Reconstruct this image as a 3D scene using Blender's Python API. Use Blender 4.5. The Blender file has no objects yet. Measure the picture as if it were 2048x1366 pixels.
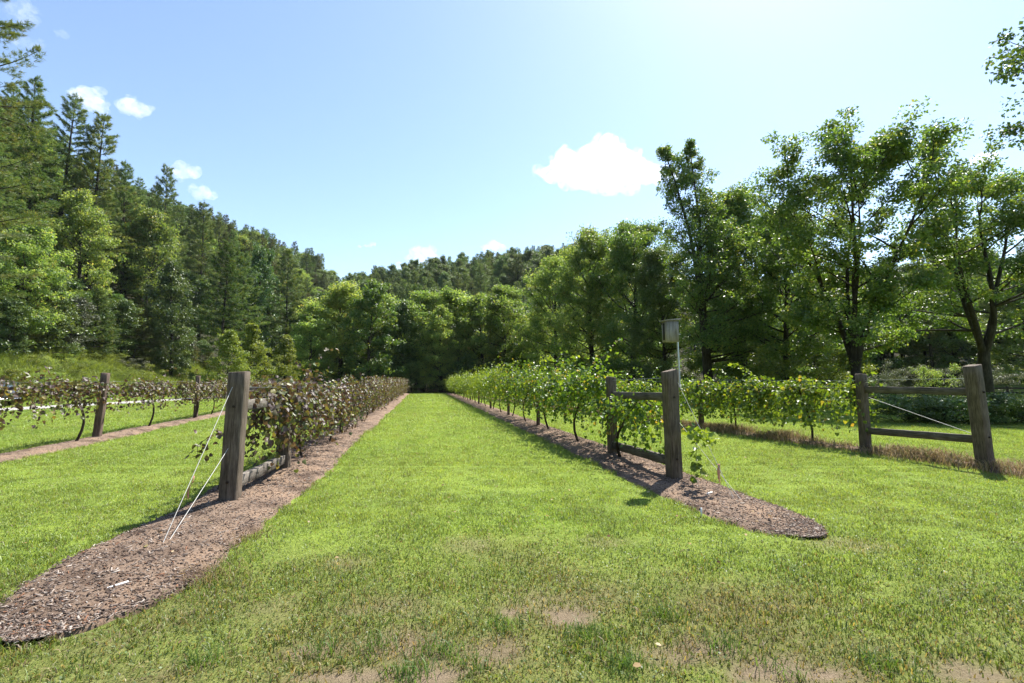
import bpy, math, random
import numpy as np
from mathutils import Vector

PI = math.pi
sc = bpy.context.scene
COL = sc.collection
ROW = -0.195                      # sideways drift of the vine rows per metre of depth

# ------------------------------------------------------------------ camera
FPX, CAMZ = 920.0, 1.6
PITCH = math.atan(82.0 / FPX)
cam = bpy.data.objects.new('camera', bpy.data.cameras.new('camera'))
COL.objects.link(cam)
cam.location = (0, 0, CAMZ)
cam.rotation_euler = (PI / 2 + PITCH, 0, 0)
cam.data.lens = FPX / 2048 * 36
cam.data.sensor_width = 36
cam.data.clip_start, cam.data.clip_end = 0.05, 20000
sc.camera = cam
CP, SP = math.cos(PITCH), math.sin(PITCH)

def ray(px, py):
    a, b = (px - 1024) / FPX, (683 - py) / FPX
    return np.array([a, CP - b * SP, SP + b * CP])

def G(px, py, z=0.0):             # the ground point seen at a pixel of the survey photo
    r = ray(px, py)
    t = (z - CAMZ) / r[2]
    return np.array([r[0] * t, r[1] * t, z])

def P(px, py, Y):                 # the point at depth Y seen at a pixel
    r = ray(px, py)
    t = Y / r[1]
    return np.array([r[0] * t, Y, CAMZ + r[2] * t])

def proj(p):
    x, y, z = p[0], p[1], p[2] - CAMZ
    f = y * CP + z * SP
    u = -y * SP + z * CP
    return 1024 + FPX * x / f, 683 - FPX * u / f

# ------------------------------------------------------------------ light
ELEV, AZ = math.radians(58), math.radians(37)
world = bpy.data.worlds.new('World')
sc.world = world
world.use_nodes = True
wn = world.node_tree.nodes
sky = wn.new('ShaderNodeTexSky')
sky.sky_type = 'NISHITA'
sky.sun_disc = False
sky.sun_elevation, sky.sun_rotation = ELEV, AZ
sky.air_density, sky.dust_density, sky.ozone_density = 1.0, 0.45, 1.0
world.node_tree.links.new(sky.outputs[0], wn['Background'].inputs[0])
wn['Background'].inputs[1].default_value = 0.108
sd = Vector((math.sin(AZ) * math.cos(ELEV), math.cos(AZ) * math.cos(ELEV), math.sin(ELEV)))
sun = bpy.data.objects.new('sun', bpy.data.lights.new('sun', 'SUN'))
COL.objects.link(sun)
sun.data.energy = 4.6
sun.data.angle = math.radians(0.5)
sun.data.color = (1.0, 0.955, 0.88)
sun.rotation_euler = sd.to_track_quat('Z', 'Y').to_euler()
sun.location = (30, 40, 80)
sc.view_settings.view_transform = 'Standard'
sc.view_settings.look = 'None'
sc.view_settings.gamma = 1
sc.view_settings.exposure = 1.3
cy = sc.cycles
cy.max_bounces, cy.diffuse_bounces, cy.glossy_bounces = 6, 3, 2
cy.transmission_bounces, cy.transparent_max_bounces, cy.volume_bounces = 4, 8, 10
cy.caustics_reflective = cy.caustics_refractive = False
cy.sample_clamp_indirect = 4
cy.use_adaptive_sampling = True
cy.adaptive_threshold = 0.015
try:
    cy.use_denoising = True
    cy.denoiser = 'OPENIMAGEDENOISE'
    cy.denoising_input_passes = 'RGB_ALBEDO_NORMAL'
except Exception:
    pass

# ------------------------------------------------------------------ scene helpers
def tag(o, label=None, cat=None, group=None, kind=None):
    if label: o['label'] = label
    if cat: o['category'] = cat
    if group: o['group'] = group
    if kind: o['kind'] = kind
    return o

def link(name, data, parent=None, mat=None):
    o = bpy.data.objects.new(name, data)
    COL.objects.link(o)
    if parent: o.parent = parent
    if mat and data is not None and not data.materials: data.materials.append(mat)
    return o

def empty(name, loc, rz=0.0):
    o = link(name, None)
    o.location = loc
    o.rotation_euler = (0, 0, rz)
    o.empty_display_size = 0.2
    return o

def np_mesh(name, V, F, attrs=None, smooth=False):
    """one mesh from a vertex array and a list of equal-sided face arrays"""
    V = np.asarray(V, dtype=np.float32)
    Fs = [np.asarray(f, dtype=np.int32) for f in (F if isinstance(F, list) else [F]) if len(f)]
    me = bpy.data.meshes.new(name)
    me.vertices.add(len(V))
    me.vertices.foreach_set('co', V.ravel())
    loops = np.concatenate([f.ravel() for f in Fs])
    starts, at = [], 0
    for f in Fs:
        k = f.shape[1]
        starts.append(at + np.arange(len(f)) * k)
        at += f.size
    starts = np.concatenate(starts).astype(np.int32)
    me.loops.add(len(loops))
    me.loops.foreach_set('vertex_index', loops)
    me.polygons.add(len(starts))
    me.polygons.foreach_set('loop_start', starts)
    if smooth:
        me.polygons.foreach_set('use_smooth', np.ones(len(starts), dtype=bool))
    for k, a in (attrs or {}).items():
        a = np.asarray(a, dtype=np.float32)
        if a.ndim == 1:
            at_ = me.attributes.new(k, 'FLOAT', 'POINT')
            at_.data.foreach_set('value', a)
        else:
            at_ = me.attributes.new(k, 'FLOAT_COLOR', 'POINT')
            at_.data.foreach_set('color', np.hstack([a, np.ones((len(a), 1), np.float32)]).ravel())
    me.update(calc_edges=True)
    me.validate()
    return me

def norm(v):
    return v / np.maximum(np.linalg.norm(v, axis=-1, keepdims=True), 1e-9)

class Tubes:
    """tapered tubes gathered into one mesh"""
    def __init__(s): s.V, s.F, s.n = [], [], 0
    def add(s, pts, rad, sides=6, cap=True):
        pts = np.asarray(pts, float)
        rad = np.broadcast_to(np.asarray(rad, float), (len(pts),))
        t = norm(np.gradient(pts, axis=0))
        ref = np.array([1.0, 0, 0]) if abs(t[0][0]) < .8 else np.array([0, 1.0, 0])
        u = norm(np.cross(t, ref)); v = np.cross(t, u)
        a = np.arange(sides) * 2 * PI / sides
        ring = (pts[:, None, :] + rad[:, None, None] * (np.cos(a)[None, :, None] * u[:, None, :] + np.sin(a)[None, :, None] * v[:, None, :])).reshape(-1, 3)
        m = len(pts)
        i = np.arange(m - 1)[:, None] * sides + np.arange(sides)[None, :]
        j = np.arange(m - 1)[:, None] * sides + (np.arange(sides)[None, :] + 1) % sides
        q = np.stack([i, j, j + sides, i + sides], -1).reshape(-1, 4)
        s.V.append(ring); s.F.append(q + s.n); s.n += len(ring)
        if cap and sides == 4:
            s.F.append(np.array([[0, 3, 2, 1]]) + s.n - len(ring)); s.F.append(np.array([[0, 1, 2, 3]]) + s.n - 4)
    def mesh(s, name, smooth=True): return np_mesh(name, np.concatenate(s.V), np.concatenate(s.F), smooth=smooth)

def bars_mesh(name, bars, rng=None, jit=0.0):
    """chamfered timber bars: (p0, p1, width, height, wide-axis) with a little unevenness along the grain"""
    V, Q, E = [], [], []
    n = 0
    for p0, p1, w, h, side in bars:
        p0, p1, side = (np.asarray(x, float) for x in (p0, p1, side))
        t = norm(p1 - p0); side = norm(side - t * np.dot(side, t)); up = np.cross(t, side)
        c = min(w, h) * 0.05
        sec = [(-w/2+c, -h/2), (w/2-c, -h/2), (w/2, -h/2+c), (w/2, h/2-c), (w/2-c, h/2), (-w/2+c, h/2), (-w/2, h/2-c), (-w/2, -h/2+c)]
        L = np.linalg.norm(p1 - p0); k = max(2, min(12, int(L / 0.2) + 1))
        ts = np.concatenate([[0, c / L], np.linspace(0, 1, k + 1)[1:-1], [1 - c / L, 1]])
        for q, tt in enumerate(ts):
            s_ = 0.92 if q in (0, len(ts) - 1) else 1.0
            off = (rng.normal(0, jit, 2) if rng is not None and jit and 0 < tt < 1 else (0, 0))
            for a, b in sec:
                V.append(p0 + t * (L * tt) + side * (a * s_ + off[0]) + up * (b * s_ + off[1]))
        m = len(ts)
        for r in range(m - 1):
            for i in range(8):
                j = (i + 1) % 8
                Q.append((n + r*8 + i, n + r*8 + j, n + r*8 + 8 + j, n + r*8 + 8 + i))
        E.append(tuple(n + i for i in range(7, -1, -1))); E.append(tuple(n + (m - 1) * 8 + i for i in range(8)))
        n += m * 8
    return np_mesh(name, np.array(V), [np.array(Q), np.array(E)])

# ------------------------------------------------------------------ materials
def new_mat(name):
    m = bpy.data.materials.new(name); m.use_nodes = True
    nt = m.node_tree
    return m, nt, nt.nodes['Principled BSDF'], nt.nodes['Material Output']

def ramp(nt, stops, inp=None):
    r = nt.nodes.new('ShaderNodeValToRGB')
    el = r.color_ramp.elements
    while len(el) < len(stops): el.new(0.5)
    for e, (p, c) in zip(el, stops): e.position = p; e.color = (*c, 1)
    if inp is not None: nt.links.new(inp, r.inputs[0])
    return r

def noise(nt, scale, detail=4, rough=0.55, vec=None, coord='Object', stretch=None):
    tc = nt.nodes.new('ShaderNodeTexCoord')
    n = nt.nodes.new('ShaderNodeTexNoise')
    n.inputs['Scale'].default_value = scale; n.inputs['Detail'].default_value = detail; n.inputs['Roughness'].default_value = rough
    out = tc.outputs[coord]
    if stretch:
        mp = nt.nodes.new('ShaderNodeMapping'); mp.inputs['Scale'].default_value = stretch
        nt.links.new(out, mp.inputs[0]); out = mp.outputs[0]
    nt.links.new(out, n.inputs['Vector'])
    return n

def leaf_mat(name, stops, rough=0.45, transl=0.4, spec=0.4, tcol=(1.5, 1.35, 0.5), objvar=0.25):
    m, nt, b, out = new_mat(name)
    at = nt.nodes.new('ShaderNodeAttribute'); at.attribute_name = 'rnd'
    r = ramp(nt, stops, at.outputs['Fac'])
    oi = nt.nodes.new('ShaderNodeObjectInfo')
    hs = nt.nodes.new('ShaderNodeHueSaturation')
    mr = nt.nodes.new('ShaderNodeMapRange'); mr.inputs['To Min'].default_value = 1 - objvar; mr.inputs['To Max'].default_value = 1 + objvar
    mh = nt.nodes.new('ShaderNodeMapRange'); mh.inputs['To Min'].default_value = 0.5 - objvar * .09; mh.inputs['To Max'].default_value = 0.5 + objvar * .06
    wn_ = nt.nodes.new('ShaderNodeTexWhiteNoise'); wn_.noise_dimensions = '1D'
    nt.links.new(oi.outputs['Random'], mr.inputs[0]); nt.links.new(oi.outputs['Random'], wn_.inputs['W'])
    nt.links.new(wn_.outputs['Value'], mh.inputs[0])
    nt.links.new(mr.outputs[0], hs.inputs['Value']); nt.links.new(mh.outputs[0], hs.inputs['Hue']); nt.links.new(r.outputs[0], hs.inputs['Color'])
    nt.links.new(hs.outputs[0], b.inputs['Base Color'])
    b.inputs['Roughness'].default_value = rough
    b.inputs['Specular IOR Level'].default_value = spec
    mul = nt.nodes.new('ShaderNodeMix'); mul.data_type = 'RGBA'; mul.blend_type = 'MULTIPLY'; mul.inputs['Factor'].default_value = 1
    mul.clamp_result = False
    nt.links.new(hs.outputs[0], mul.inputs['A']); mul.inputs['B'].default_value = (*tcol, 1)
    tr = nt.nodes.new('ShaderNodeBsdfTranslucent')
    nt.links.new(mul.outputs['Result'], tr.inputs[0])
    mx = nt.nodes.new('ShaderNodeMixShader'); mx.inputs[0].default_value = transl
    nt.links.new(b.outputs[0], mx.inputs[1]); nt.links.new(tr.outputs[0], mx.inputs[2]); nt.links.new(mx.outputs[0], out.inputs[0])
    return m

def vcol_mat(name, transl=0.35, rough=0.5, spec=0.3, tcol=(1.5, 1.4, 0.6)):
    m, nt, b, out = new_mat(name)
    at = nt.nodes.new('ShaderNodeAttribute'); at.attribute_name = 'tint'
    nt.links.new(at.outputs['Color'], b.inputs['Base Color'])
    b.inputs['Roughness'].default_value = rough; b.inputs['Specular IOR Level'].default_value = spec
    if transl:
        mul = nt.nodes.new('ShaderNodeMix'); mul.data_type = 'RGBA'; mul.blend_type = 'MULTIPLY'; mul.inputs['Factor'].default_value = 1
        nt.links.new(at.outputs['Color'], mul.inputs['A']); mul.inputs['B'].default_value = (*tcol, 1)
        tr = nt.nodes.new('ShaderNodeBsdfTranslucent'); nt.links.new(mul.outputs['Result'], tr.inputs[0])
        mx = nt.nodes.new('ShaderNodeMixShader'); mx.inputs[0].default_value = transl
        nt.links.new(b.outputs[0], mx.inputs[1]); nt.links.new(tr.outputs[0], mx.inputs[2]); nt.links.new(mx.outputs[0], out.inputs[0])
    return m

def wood_mat(name, dark, mid, light, stretch=(9, 9, 0.7), scale=6):
    m, nt, b, out = new_mat(name)
    n1 = noise(nt, scale, 8, 0.7, stretch=stretch)
    r1 = ramp(nt, [(0.28, dark), (0.5, mid), (0.72, light)], n1.outputs[0])
    n2 = noise(nt, 3.2, 3, 0.5)
    mx = nt.nodes.new('ShaderNodeMix'); mx.data_type = 'RGBA'; mx.blend_type = 'MULTIPLY'; mx.inputs['Factor'].default_value = 0.8
    r2 = ramp(nt, [(0.3, (0.5, 0.5, 0.5)), (0.65, (1, 1, 1))], n2.outputs[0])
    nt.links.new(r1.outputs[0], mx.inputs['A']); nt.links.new(r2.outputs[0], mx.inputs['B'])
    nt.links.new(mx.outputs['Result'], b.inputs['Base Color'])
    b.inputs['Roughness'].default_value = 0.85; b.inputs['Specular IOR Level'].default_value = 0.2
    bp = nt.nodes.new('ShaderNodeBump'); bp.inputs['Strength'].default_value = 0.6; bp.inputs['Distance'].default_value = 0.01
    nt.links.new(n1.outputs[0], bp.inputs['Height']); nt.links.new(bp.outputs[0], b.inputs['Normal'])
    return m

def plain_mat(name, col, rough=0.6, metal=0.0, spec=0.4, var=0.0, vscale=8):
    m, nt, b, out = new_mat(name)
    if var:
        n1 = noise(nt, vscale, 5)
        r = ramp(nt, [(0.3, tuple(c * (1 - var) for c in col)), (0.7, tuple(min(1, c * (1 + var)) for c in col))], n1.outputs[0])
        nt.links.new(r.outputs[0], b.inputs['Base Color'])
    else:
        b.inputs['Base Color'].default_value = (*col, 1)
    b.inputs['Roughness'].default_value = rough; b.inputs['Metallic'].default_value = metal; b.inputs['Specular IOR Level'].default_value = spec
    return m

M = {}
M['bark'] = wood_mat('bark', (0.018, 0.015, 0.012), (0.045, 0.038, 0.03), (0.085, 0.075, 0.06), (3, 3, 0.8), 3)
M['vine_bark'] = wood_mat('vine_bark', (0.02, 0.015, 0.011), (0.05, 0.037, 0.028), (0.1, 0.08, 0.06), (12, 12, 2), 6)
M['post_grey'] = wood_mat('weathered_timber', (0.045, 0.034, 0.025), (0.15, 0.118, 0.09), (0.27, 0.222, 0.175))
M['box_grey'] = wood_mat('silvered_planks', (0.14, 0.13, 0.12), (0.30, 0.285, 0.265), (0.42, 0.40, 0.375))
M['post_brown'] = wood_mat('brown_timber', (0.06, 0.038, 0.03), (0.15, 0.105, 0.085), (0.25, 0.185, 0.155))
M['rail_pale'] = wood_mat('pale_timber', (0.14, 0.125, 0.105), (0.27, 0.245, 0.215), (0.38, 0.35, 0.31), (0.8, 9, 9))
M['rail_dark'] = wood_mat('dark_timber', (0.04, 0.035, 0.03), (0.11, 0.095, 0.08), (0.19, 0.165, 0.14), (0.8, 9, 9))
M['fence'] = wood_mat('black_boards', (0.012, 0.011, 0.01), (0.025, 0.022, 0.02), (0.05, 0.045, 0.04), (0.8, 9, 9))
M['wire'] = plain_mat('galvanised_wire', (0.42, 0.43, 0.44), 0.35, 0.85)
M['cable'] = plain_mat('pale_cable', (0.5, 0.485, 0.45), 0.5)
M['needle'] = leaf_mat('pine_needles', [(0, (0.067, 0.120, 0.045)), (0.5, (0.127, 0.200, 0.065)), (0.85, (0.204, 0.254, 0.078)), (1, (0.315, 0.270, 0.080))], 0.5, 0.34, 0.35, (1.3, 1.3, .7), 0.3)
M['needle_olive'] = leaf_mat('olive_needles', [(0, (0.061, 0.085, 0.031)), (0.5, (0.121, 0.146, 0.047)), (1, (0.199, 0.179, 0.062))], 0.5, 0.25, 0.3, (1.3, 1.2, .6), 0.25)
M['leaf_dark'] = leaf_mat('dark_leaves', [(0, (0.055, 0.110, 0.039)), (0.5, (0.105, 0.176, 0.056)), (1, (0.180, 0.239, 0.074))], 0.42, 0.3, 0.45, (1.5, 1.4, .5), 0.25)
M['leaf_mid'] = leaf_mat('mid_leaves', [(0, (0.114, 0.187, 0.063)), (0.5, (0.216, 0.286, 0.091)), (0.9, (0.329, 0.375, 0.117)), (1, (0.403, 0.325, 0.139))], 0.45, 0.5, 0.35, (1.45, 1.5, .6), 0.2)
M['leaf_light'] = leaf_mat('light_leaves', [(0, (0.095, 0.142, 0.032)), (0.5, (0.162, 0.216, 0.047)), (1, (0.243, 0.270, 0.068))], 0.45, 0.42, 0.4, (1.5, 1.4, .5), 0.2)
M['leaf_gloss'] = leaf_mat('walnut_leaves', [(0, (0.061, 0.122, 0.042)), (0.5, (0.120, 0.201, 0.061)), (0.9, (0.209, 0.273, 0.080)), (1, (0.284, 0.273, 0.090))], 0.42, 0.42, 0.5, (1.6, 1.6, .5), 0.08)
M['leaf_grey'] = leaf_mat('grey_green_leaves', [(0, (0.058, 0.072, 0.043)), (0.5, (0.106, 0.120, 0.072)), (1, (0.182, 0.178, 0.115))], 0.5, 0.25, 0.4, (1.2, 1.2, .8), 0.2)
M['vine_green'] = leaf_mat('green_vine_leaves', [(0, (0.050, 0.106, 0.021)), (0.5, (0.106, 0.191, 0.035)), (0.92, (0.184, 0.270, 0.053)), (1, (0.339, 0.242, 0.070))], 0.42, 0.45, 0.5, (1.7, 1.5, .4), 0.12)
M['vine_lime'] = leaf_mat('lime_vine_leaves', [(0, (0.095, 0.162, 0.027)), (0.5, (0.176, 0.257, 0.041)), (1, (0.270, 0.338, 0.061))], 0.32, 0.45, 0.6, (1.5, 1.4, .4), 0.1)
M['vine_bronze'] = leaf_mat('bronze_vine_leaves', [(0, (0.055, 0.030, 0.030)), (0.28, (0.10, 0.066, 0.055)), (0.5, (0.15, 0.115, 0.09)), (0.62, (0.115, 0.115, 0.05)), (0.88, (0.11, 0.15, 0.045)), (1, (0.28, 0.24, 0.07))], 0.48, 0.28, 0.45, (1.6, 1.35, .6), 0.15)
M['grass'] = vcol_mat('grass_blades', 0.4, 0.45, 0.35, (1.35, 1.3, .55))
M['straw'] = vcol_mat('straw', 0.2, 0.7, 0.2, (1.1, 1.05, .9))
M['chip'] = vcol_mat('bark_chips', 0, 0.85, 0.2)

# ------------------------------------------------------------------ terrain
def rampz(s, k, w):
    s = np.maximum(s, 0)
    return np.where(s < w, k * s * s / (2 * w), k * (s - w / 2))

def cap(z, c): return c * np.tanh(z / c)

def vnoise(x, y, seed=0):         # smooth value noise, vectorised
    xi, yi = np.floor(x).astype(np.int64), np.floor(y).astype(np.int64)
    fx, fy = x - xi, y - yi
    def h(a, b):
        n = (a * 374761393 + b * 668265263 + seed * 982451653) & 0x7fffffff
        n = ((n ^ (n >> 13)) * 1274126177) & 0x7fffffff
        return ((n ^ (n >> 16)) & 0xffff) / 65535.0
    sx, sy = fx * fx * (3 - 2 * fx), fy * fy * (3 - 2 * fy)
    return (h(xi, yi) * (1 - sx) + h(xi + 1, yi) * sx) * (1 - sy) + (h(xi, yi + 1) * (1 - sx) + h(xi + 1, yi + 1) * sx) * sy

def H(x, y):
    x, y = np.asarray(x, float), np.asarray(y, float)
    left = cap(rampz(-x - 0.2 * y - 35, 1.15, 18), 85) * (1 - .60 * np.clip((y - 55) / 150, 0, 1))
    far = cap(rampz(y - 100, 0.42, 40), 53)
    right = cap(rampz(0.8 * x + 0.6 * y - 66, 0.24, 14), 17)
    back = cap(rampz(-y - 60, 0.3, 40), 40)
    return left + far + right + back

# ------------------------------------------------------------------ vine rows and their beds
class Row:
    """a straight row: start point, direction; s metres along it, t metres across (right positive)"""
    def __init__(r, p0, slope):
        r.p = np.array([p0[0], p0[1]]); r.d = norm(np.array([slope, 1.0])); r.n = np.array([r.d[1], -r.d[0]])
        r.rz = math.atan2(-r.d[0], r.d[1])
    def at(r, s, t=0.0, z=0.0):
        q = r.p + r.d * s + r.n * t
        return np.array([q[0], q[1], z])
    def st(r, x, y):
        dx, dy = x - r.p[0], y - r.p[1]
        return dx * r.d[0] + dy * r.d[1], dx * r.n[0] + dy * r.n[1]

R_BRONZE = Row(G(457, 1014), ROW)        # the near row of bronze vines
R_GREEN = Row(G(1350, 963), ROW)         # the near row of green vines
R_THIN = Row(G(193, 878), -0.30)         # the thin row beyond, towards the drive
R_FAR = Row(G(1973, 936), -0.296)        # the row beyond on the other side

# beds: row, start s, end s, half widths (left, right) as functions of s, seed
def wob(s, seed, a): return a * .8 * (vnoise(s * 0.7, s * 0 + seed, seed) - .5) + a * .22 * (vnoise(s * 3.1, s * 0 + seed, seed + 5) - .5)
BEDS = [
    (R_BRONZE, -3.15, 61.0, lambda s: 0.66 + wob(s, 1, .22), lambda s: 0.76 + wob(s, 2, .25), 1),
    (R_GREEN, -2.75, 60.0, lambda s: 0.70 + wob(s, 3, .18), lambda s: 0.58 + wob(s, 4, .16), 2),
    (R_THIN, -9.0, 50.0, lambda s: 0.45 + wob(s, 5, .2), lambda s: 0.5 + wob(s, 6, .2), 3),
    (R_FAR, -3.0, 45.0, lambda s: 0.30 + wob(s, 7, .12), lambda s: 0.30 + wob(s, 8, .12), 4),
]
def bed_edge(b, s):
    """half widths at s with the near end rounded off"""
    _, s0, s1, fl, fr, _ = b
    q = np.clip((s - s0) / 1.3, 0, 1)
    rnd = np.sqrt(np.clip(1 - (1 - q) ** 2, 0, 1))
    rnd = np.where((s < s0) | (s > s1), -1, rnd)
    return fl(s) * rnd, fr(s) * rnd

def in_beds(x, y, grow=0.0):
    hit = np.zeros(x.shape, bool)
    for b in BEDS:
        s, t = b[0].st(x, y)
        l, r = bed_edge(b, s)
        hit |= (t > -l - grow) & (t < r + grow) & (l > -.5)
    return hit

# bare and worn places on the near lawn: x, y, radius x, radius y, strength
BARE = [(*G(862, 1340)[:2], .20, .13, 1.0), (*G(1140, 1226)[:2], .17, .14, 1.0), (*G(1005, 1215)[:2], .12, .08, .8), (*G(620, 1290)[:2], .2, .1, .7), (*G(1420, 1290)[:2], .14, .08, .7), (*G(1660, 1350)[:2], .16, .08, .9), (*G(700, 1355)[:2], .32, .13, .8), (*G(1545, 1335)[:2], .30, .14, .9),
        (*G(1090, 1205)[:2], .5, .22, .35), (*G(760, 1205)[:2], .45, .2, .3), (*G(1320, 1300)[:2], .25, .15, .45), (*G(560, 1210)[:2], .3, .2, .2),
        (*G(690, 1120)[:2], .25, .2, .35), (*G(930, 1085)[:2], .3, .3, .3), (*G(1700, 1085)[:2], .5, .25, .4), (*G(1960, 1345)[:2], .25, .15, .7),
        (*G(1210, 1080)[:2], .3, .2, .3), (*G(800, 1280)[:2], .3, .2, .45), (*G(980, 1300)[:2], .2, .14, .5)]
def bare(x, y):
    v = np.zeros_like(x)
    for bx, by, rx, ry, k in BARE:
        wx = x + .12 * (vnoise(x * 9, y * 9, 3) - .5); wy = y + .12 * (vnoise(x * 9, y * 9, 4) - .5)
        v = np.maximum(v, k * np.clip(1.5 - 1.22 * np.sqrt(((wx - bx) / rx) ** 2 + ((wy - by) / ry) ** 2), 0, 1))
    return v
def dryness(x, y):
    """0 lush .. 1 worn: the turf by the near end of the rows is thin and browned"""
    near = np.clip((5.6 - y - .25 * np.abs(x - .2)) / 2.6, 0, 1)
    n = .55 * vnoise(x * 1.1, y * 1.1, 11) + .45 * vnoise(x * 3.7, y * 3.7, 12)
    far = .10 * vnoise(x * .35, y * .22, 14)
    return np.clip(near * (.15 + .95 * n) + .22 * np.clip(n - .55, 0, 1) * 2 + far + .8 * bare(x, y), 0, 1)

def axis(parts):
    out = []
    for a, b, st in parts: out.append(np.arange(a, b, st))
    return np.unique(np.round(np.concatenate(out + [np.array([parts[-1][1]])]), 4))

gx = axis([(-1600, -160, 80), (-160, -12, 3), (-12, 12, 0.16), (12, 90, 3), (90, 1601, 80)])
gy = axis([(-600, -20, 40), (-20, 1.5, 2), (1.5, 9, 0.12), (9, 30, 0.6), (30, 300, 3.5), (300, 1701, 70)])
X, Y = np.meshgrid(gx, gy)
Z = H(X, Y)
nearm = (np.abs(X) < 11.9) & (Y > 1.6) & (Y < 9)
Z = Z + np.where(nearm, .02 * (vnoise(X * 2.3, Y * 2.3, 21) - .5) + .012 * (vnoise(X * 6, Y * 6, 22) - .5) - .012 * bare(X, Y), 0) - np.where(nearm, .016, 0)
Z = np.where(in_beds(X, Y, -.08), Z - .03, Z)
nx, ny = len(gx), len(gy)
ii = (np.arange(ny - 1)[:, None] * nx + np.arange(nx - 1)[None, :]).ravel()
F = np.stack([ii, ii + 1, ii + nx + 1, ii + nx], 1)
gb = np.where(nearm, bare(X, Y), 0).ravel()
gd = dryness(X.ravel(), Y.ravel())
wooded = np.clip((H(X, Y) - .6) / 2.0, 0, 1).ravel()
wooded = np.maximum(wooded, (np.clip((Y - 66 - .1 * X) / 5, 0, 1) * (X > -34) * (X < 60)).ravel())
me = np_mesh('ground', np.stack([X, Y, Z], -1).reshape(-1, 3), F, {'bare': gb, 'dry': gd, 'wooded': wooded}, smooth=True)
m, nt, b, out = new_mat('lawn_soil')
def attr(nt, n):
    a = nt.nodes.new('ShaderNodeAttribute'); a.attribute_name = n; return a.outputs['Fac']
def mixc(nt, f, A, B, mode='MIX'):
    x = nt.nodes.new('ShaderNodeMix'); x.data_type = 'RGBA'; x.blend_type = mode
    for k, v in (('Factor', f), ('A', A), ('B', B)):
        if isinstance(v, (int, float)): x.inputs[k].default_value = v
        elif isinstance(v, tuple): x.inputs[k].default_value = (*v, 1)
        else: nt.links.new(v, x.inputs[k])
    return x.outputs['Result']
n1 = noise(nt, 26, 6, .7); n2 = noise(nt, 1.3, 5, .6); n3 = noise(nt, 90, 3, .7)
green = ramp(nt, [(.3, (.11, .17, .024)), (.5, (.20, .28, .045)), (.72, (.28, .35, .075))], n1.outputs[0]).outputs[0]
big = ramp(nt, [(.35, (.82, .85, .8)), (.65, (1.12, 1.08, 1.0))], n2.outputs[0]).outputs[0]
green = mixc(nt, 1.0, green, big, 'MULTIPLY')
thatch = ramp(nt, [(.3, (.075, .065, .03)), (.55, (.15, .125, .06)), (.75, (.24, .20, .11))], n1.outputs[0]).outputs[0]
soil = ramp(nt, [(.3, (.14, .10, .066)), (.55, (.25, .19, .13)), (.75, (.34, .27, .19))], n3.outputs[0]).outputs[0]
litter = ramp(nt, [(.3, (.012, .014, .008)), (.55, (.035, .035, .018)), (.75, (.07, .06, .03))], n2.outputs[0]).outputs[0]
c = mixc(nt, attr(nt, 'dry'), green, thatch)
c = mixc(nt, attr(nt, 'bare'), c, soil)
c = mixc(nt, attr(nt, 'wooded'), c, litter)
nt.links.new(c, b.inputs['Base Color']); b.inputs['Roughness'].default_value = .95; b.inputs['Specular IOR Level'].default_value = .1
bp = nt.nodes.new('ShaderNodeBump'); bp.inputs['Strength'].default_value = .8; bp.inputs['Distance'].default_value = .03
nt.links.new(n3.outputs[0], bp.inputs['Height']); nt.links.new(bp.outputs[0], b.inputs['Normal'])
tag(link('ground', me, None, m), kind='structure', label='mown green lawn and wooded valley sides')

# mulch beds, each a low mound
mm, nt, b, out = new_mat('bark_mulch')
n1 = noise(nt, 45, 8, .75); n2 = noise(nt, 2.2, 5, .6); n3 = noise(nt, 130, 4, .7)
c1 = ramp(nt, [(.3, (.09, .062, .045)), (.48, (.205, .15, .112)), (.62, (.295, .23, .18)), (.8, (.39, .33, .275))], n1.outputs[0]).outputs[0]
c2 = ramp(nt, [(.36, (.46, .41, .38)), (.5, (.92, .88, .84)), (.66, (1.2, 1.10, .98))], n2.outputs[0]).outputs[0]
nt.links.new(mixc(nt, 1.0, c1, c2, 'MULTIPLY'), b.inputs['Base Color'])
b.inputs['Roughness'].default_value = .92; b.inputs['Specular IOR Level'].default_value = .15
bp = nt.nodes.new('ShaderNodeBump'); bp.inputs['Strength'].default_value = 1; bp.inputs['Distance'].default_value = .025
nt.links.new(n1.outputs[0], bp.inputs['Height']); nt.links.new(bp.outputs[0], b.inputs['Normal'])
names = {1: 'brown mulch bed under the bronze vines', 2: 'brown mulch bed under the green vines', 3: 'narrow mulch bed under the thin vine row by the drive', 4: 'narrow mulch bed edged by dry grass'}
for bd in BEDS:
    r, s0, s1, fl, fr, sd_ = bd
    ss = np.concatenate([s0 + .02 + 1.3 * (np.linspace(0, 1, 22) ** 2), np.arange(s0 + 1.4, 14, .12), np.arange(14, s1, .6)])
    tt = np.linspace(-1, 1, 25)
    S, T = np.meshgrid(ss, tt, indexing='ij')
    l, rr = bed_edge(bd, S)
    tw = np.where(T < 0, T * l, T * rr)
    xy = r.p[None, None] + S[..., None] * r.d + tw[..., None] * r.n
    x, y = xy[..., 0], xy[..., 1]
    q = np.clip((S - s0) / 1.0, 0, 1)
    z = .004 + (1 - T ** 2) * q * (.035 + .06 * vnoise(x * .8, y * .8, 31)) + (1 - T ** 4) * q * .03 * (vnoise(x * 5, y * 5, 32) - .35)
    z = np.where(np.abs(T) > .99, -.035, z)
    k = len(tt)
    i0 = (np.arange(len(ss) - 1)[:, None] * k + np.arange(k - 1)[None, :]).ravel()
    F = np.stack([i0, i0 + k, i0 + k + 1, i0 + 1], 1)
    tag(link('mulch_bed', np_mesh('mulch_bed', np.stack([x, y, z], -1).reshape(-1, 3), F, smooth=True), None, mm), kind='structure', label=names[sd_])
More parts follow.
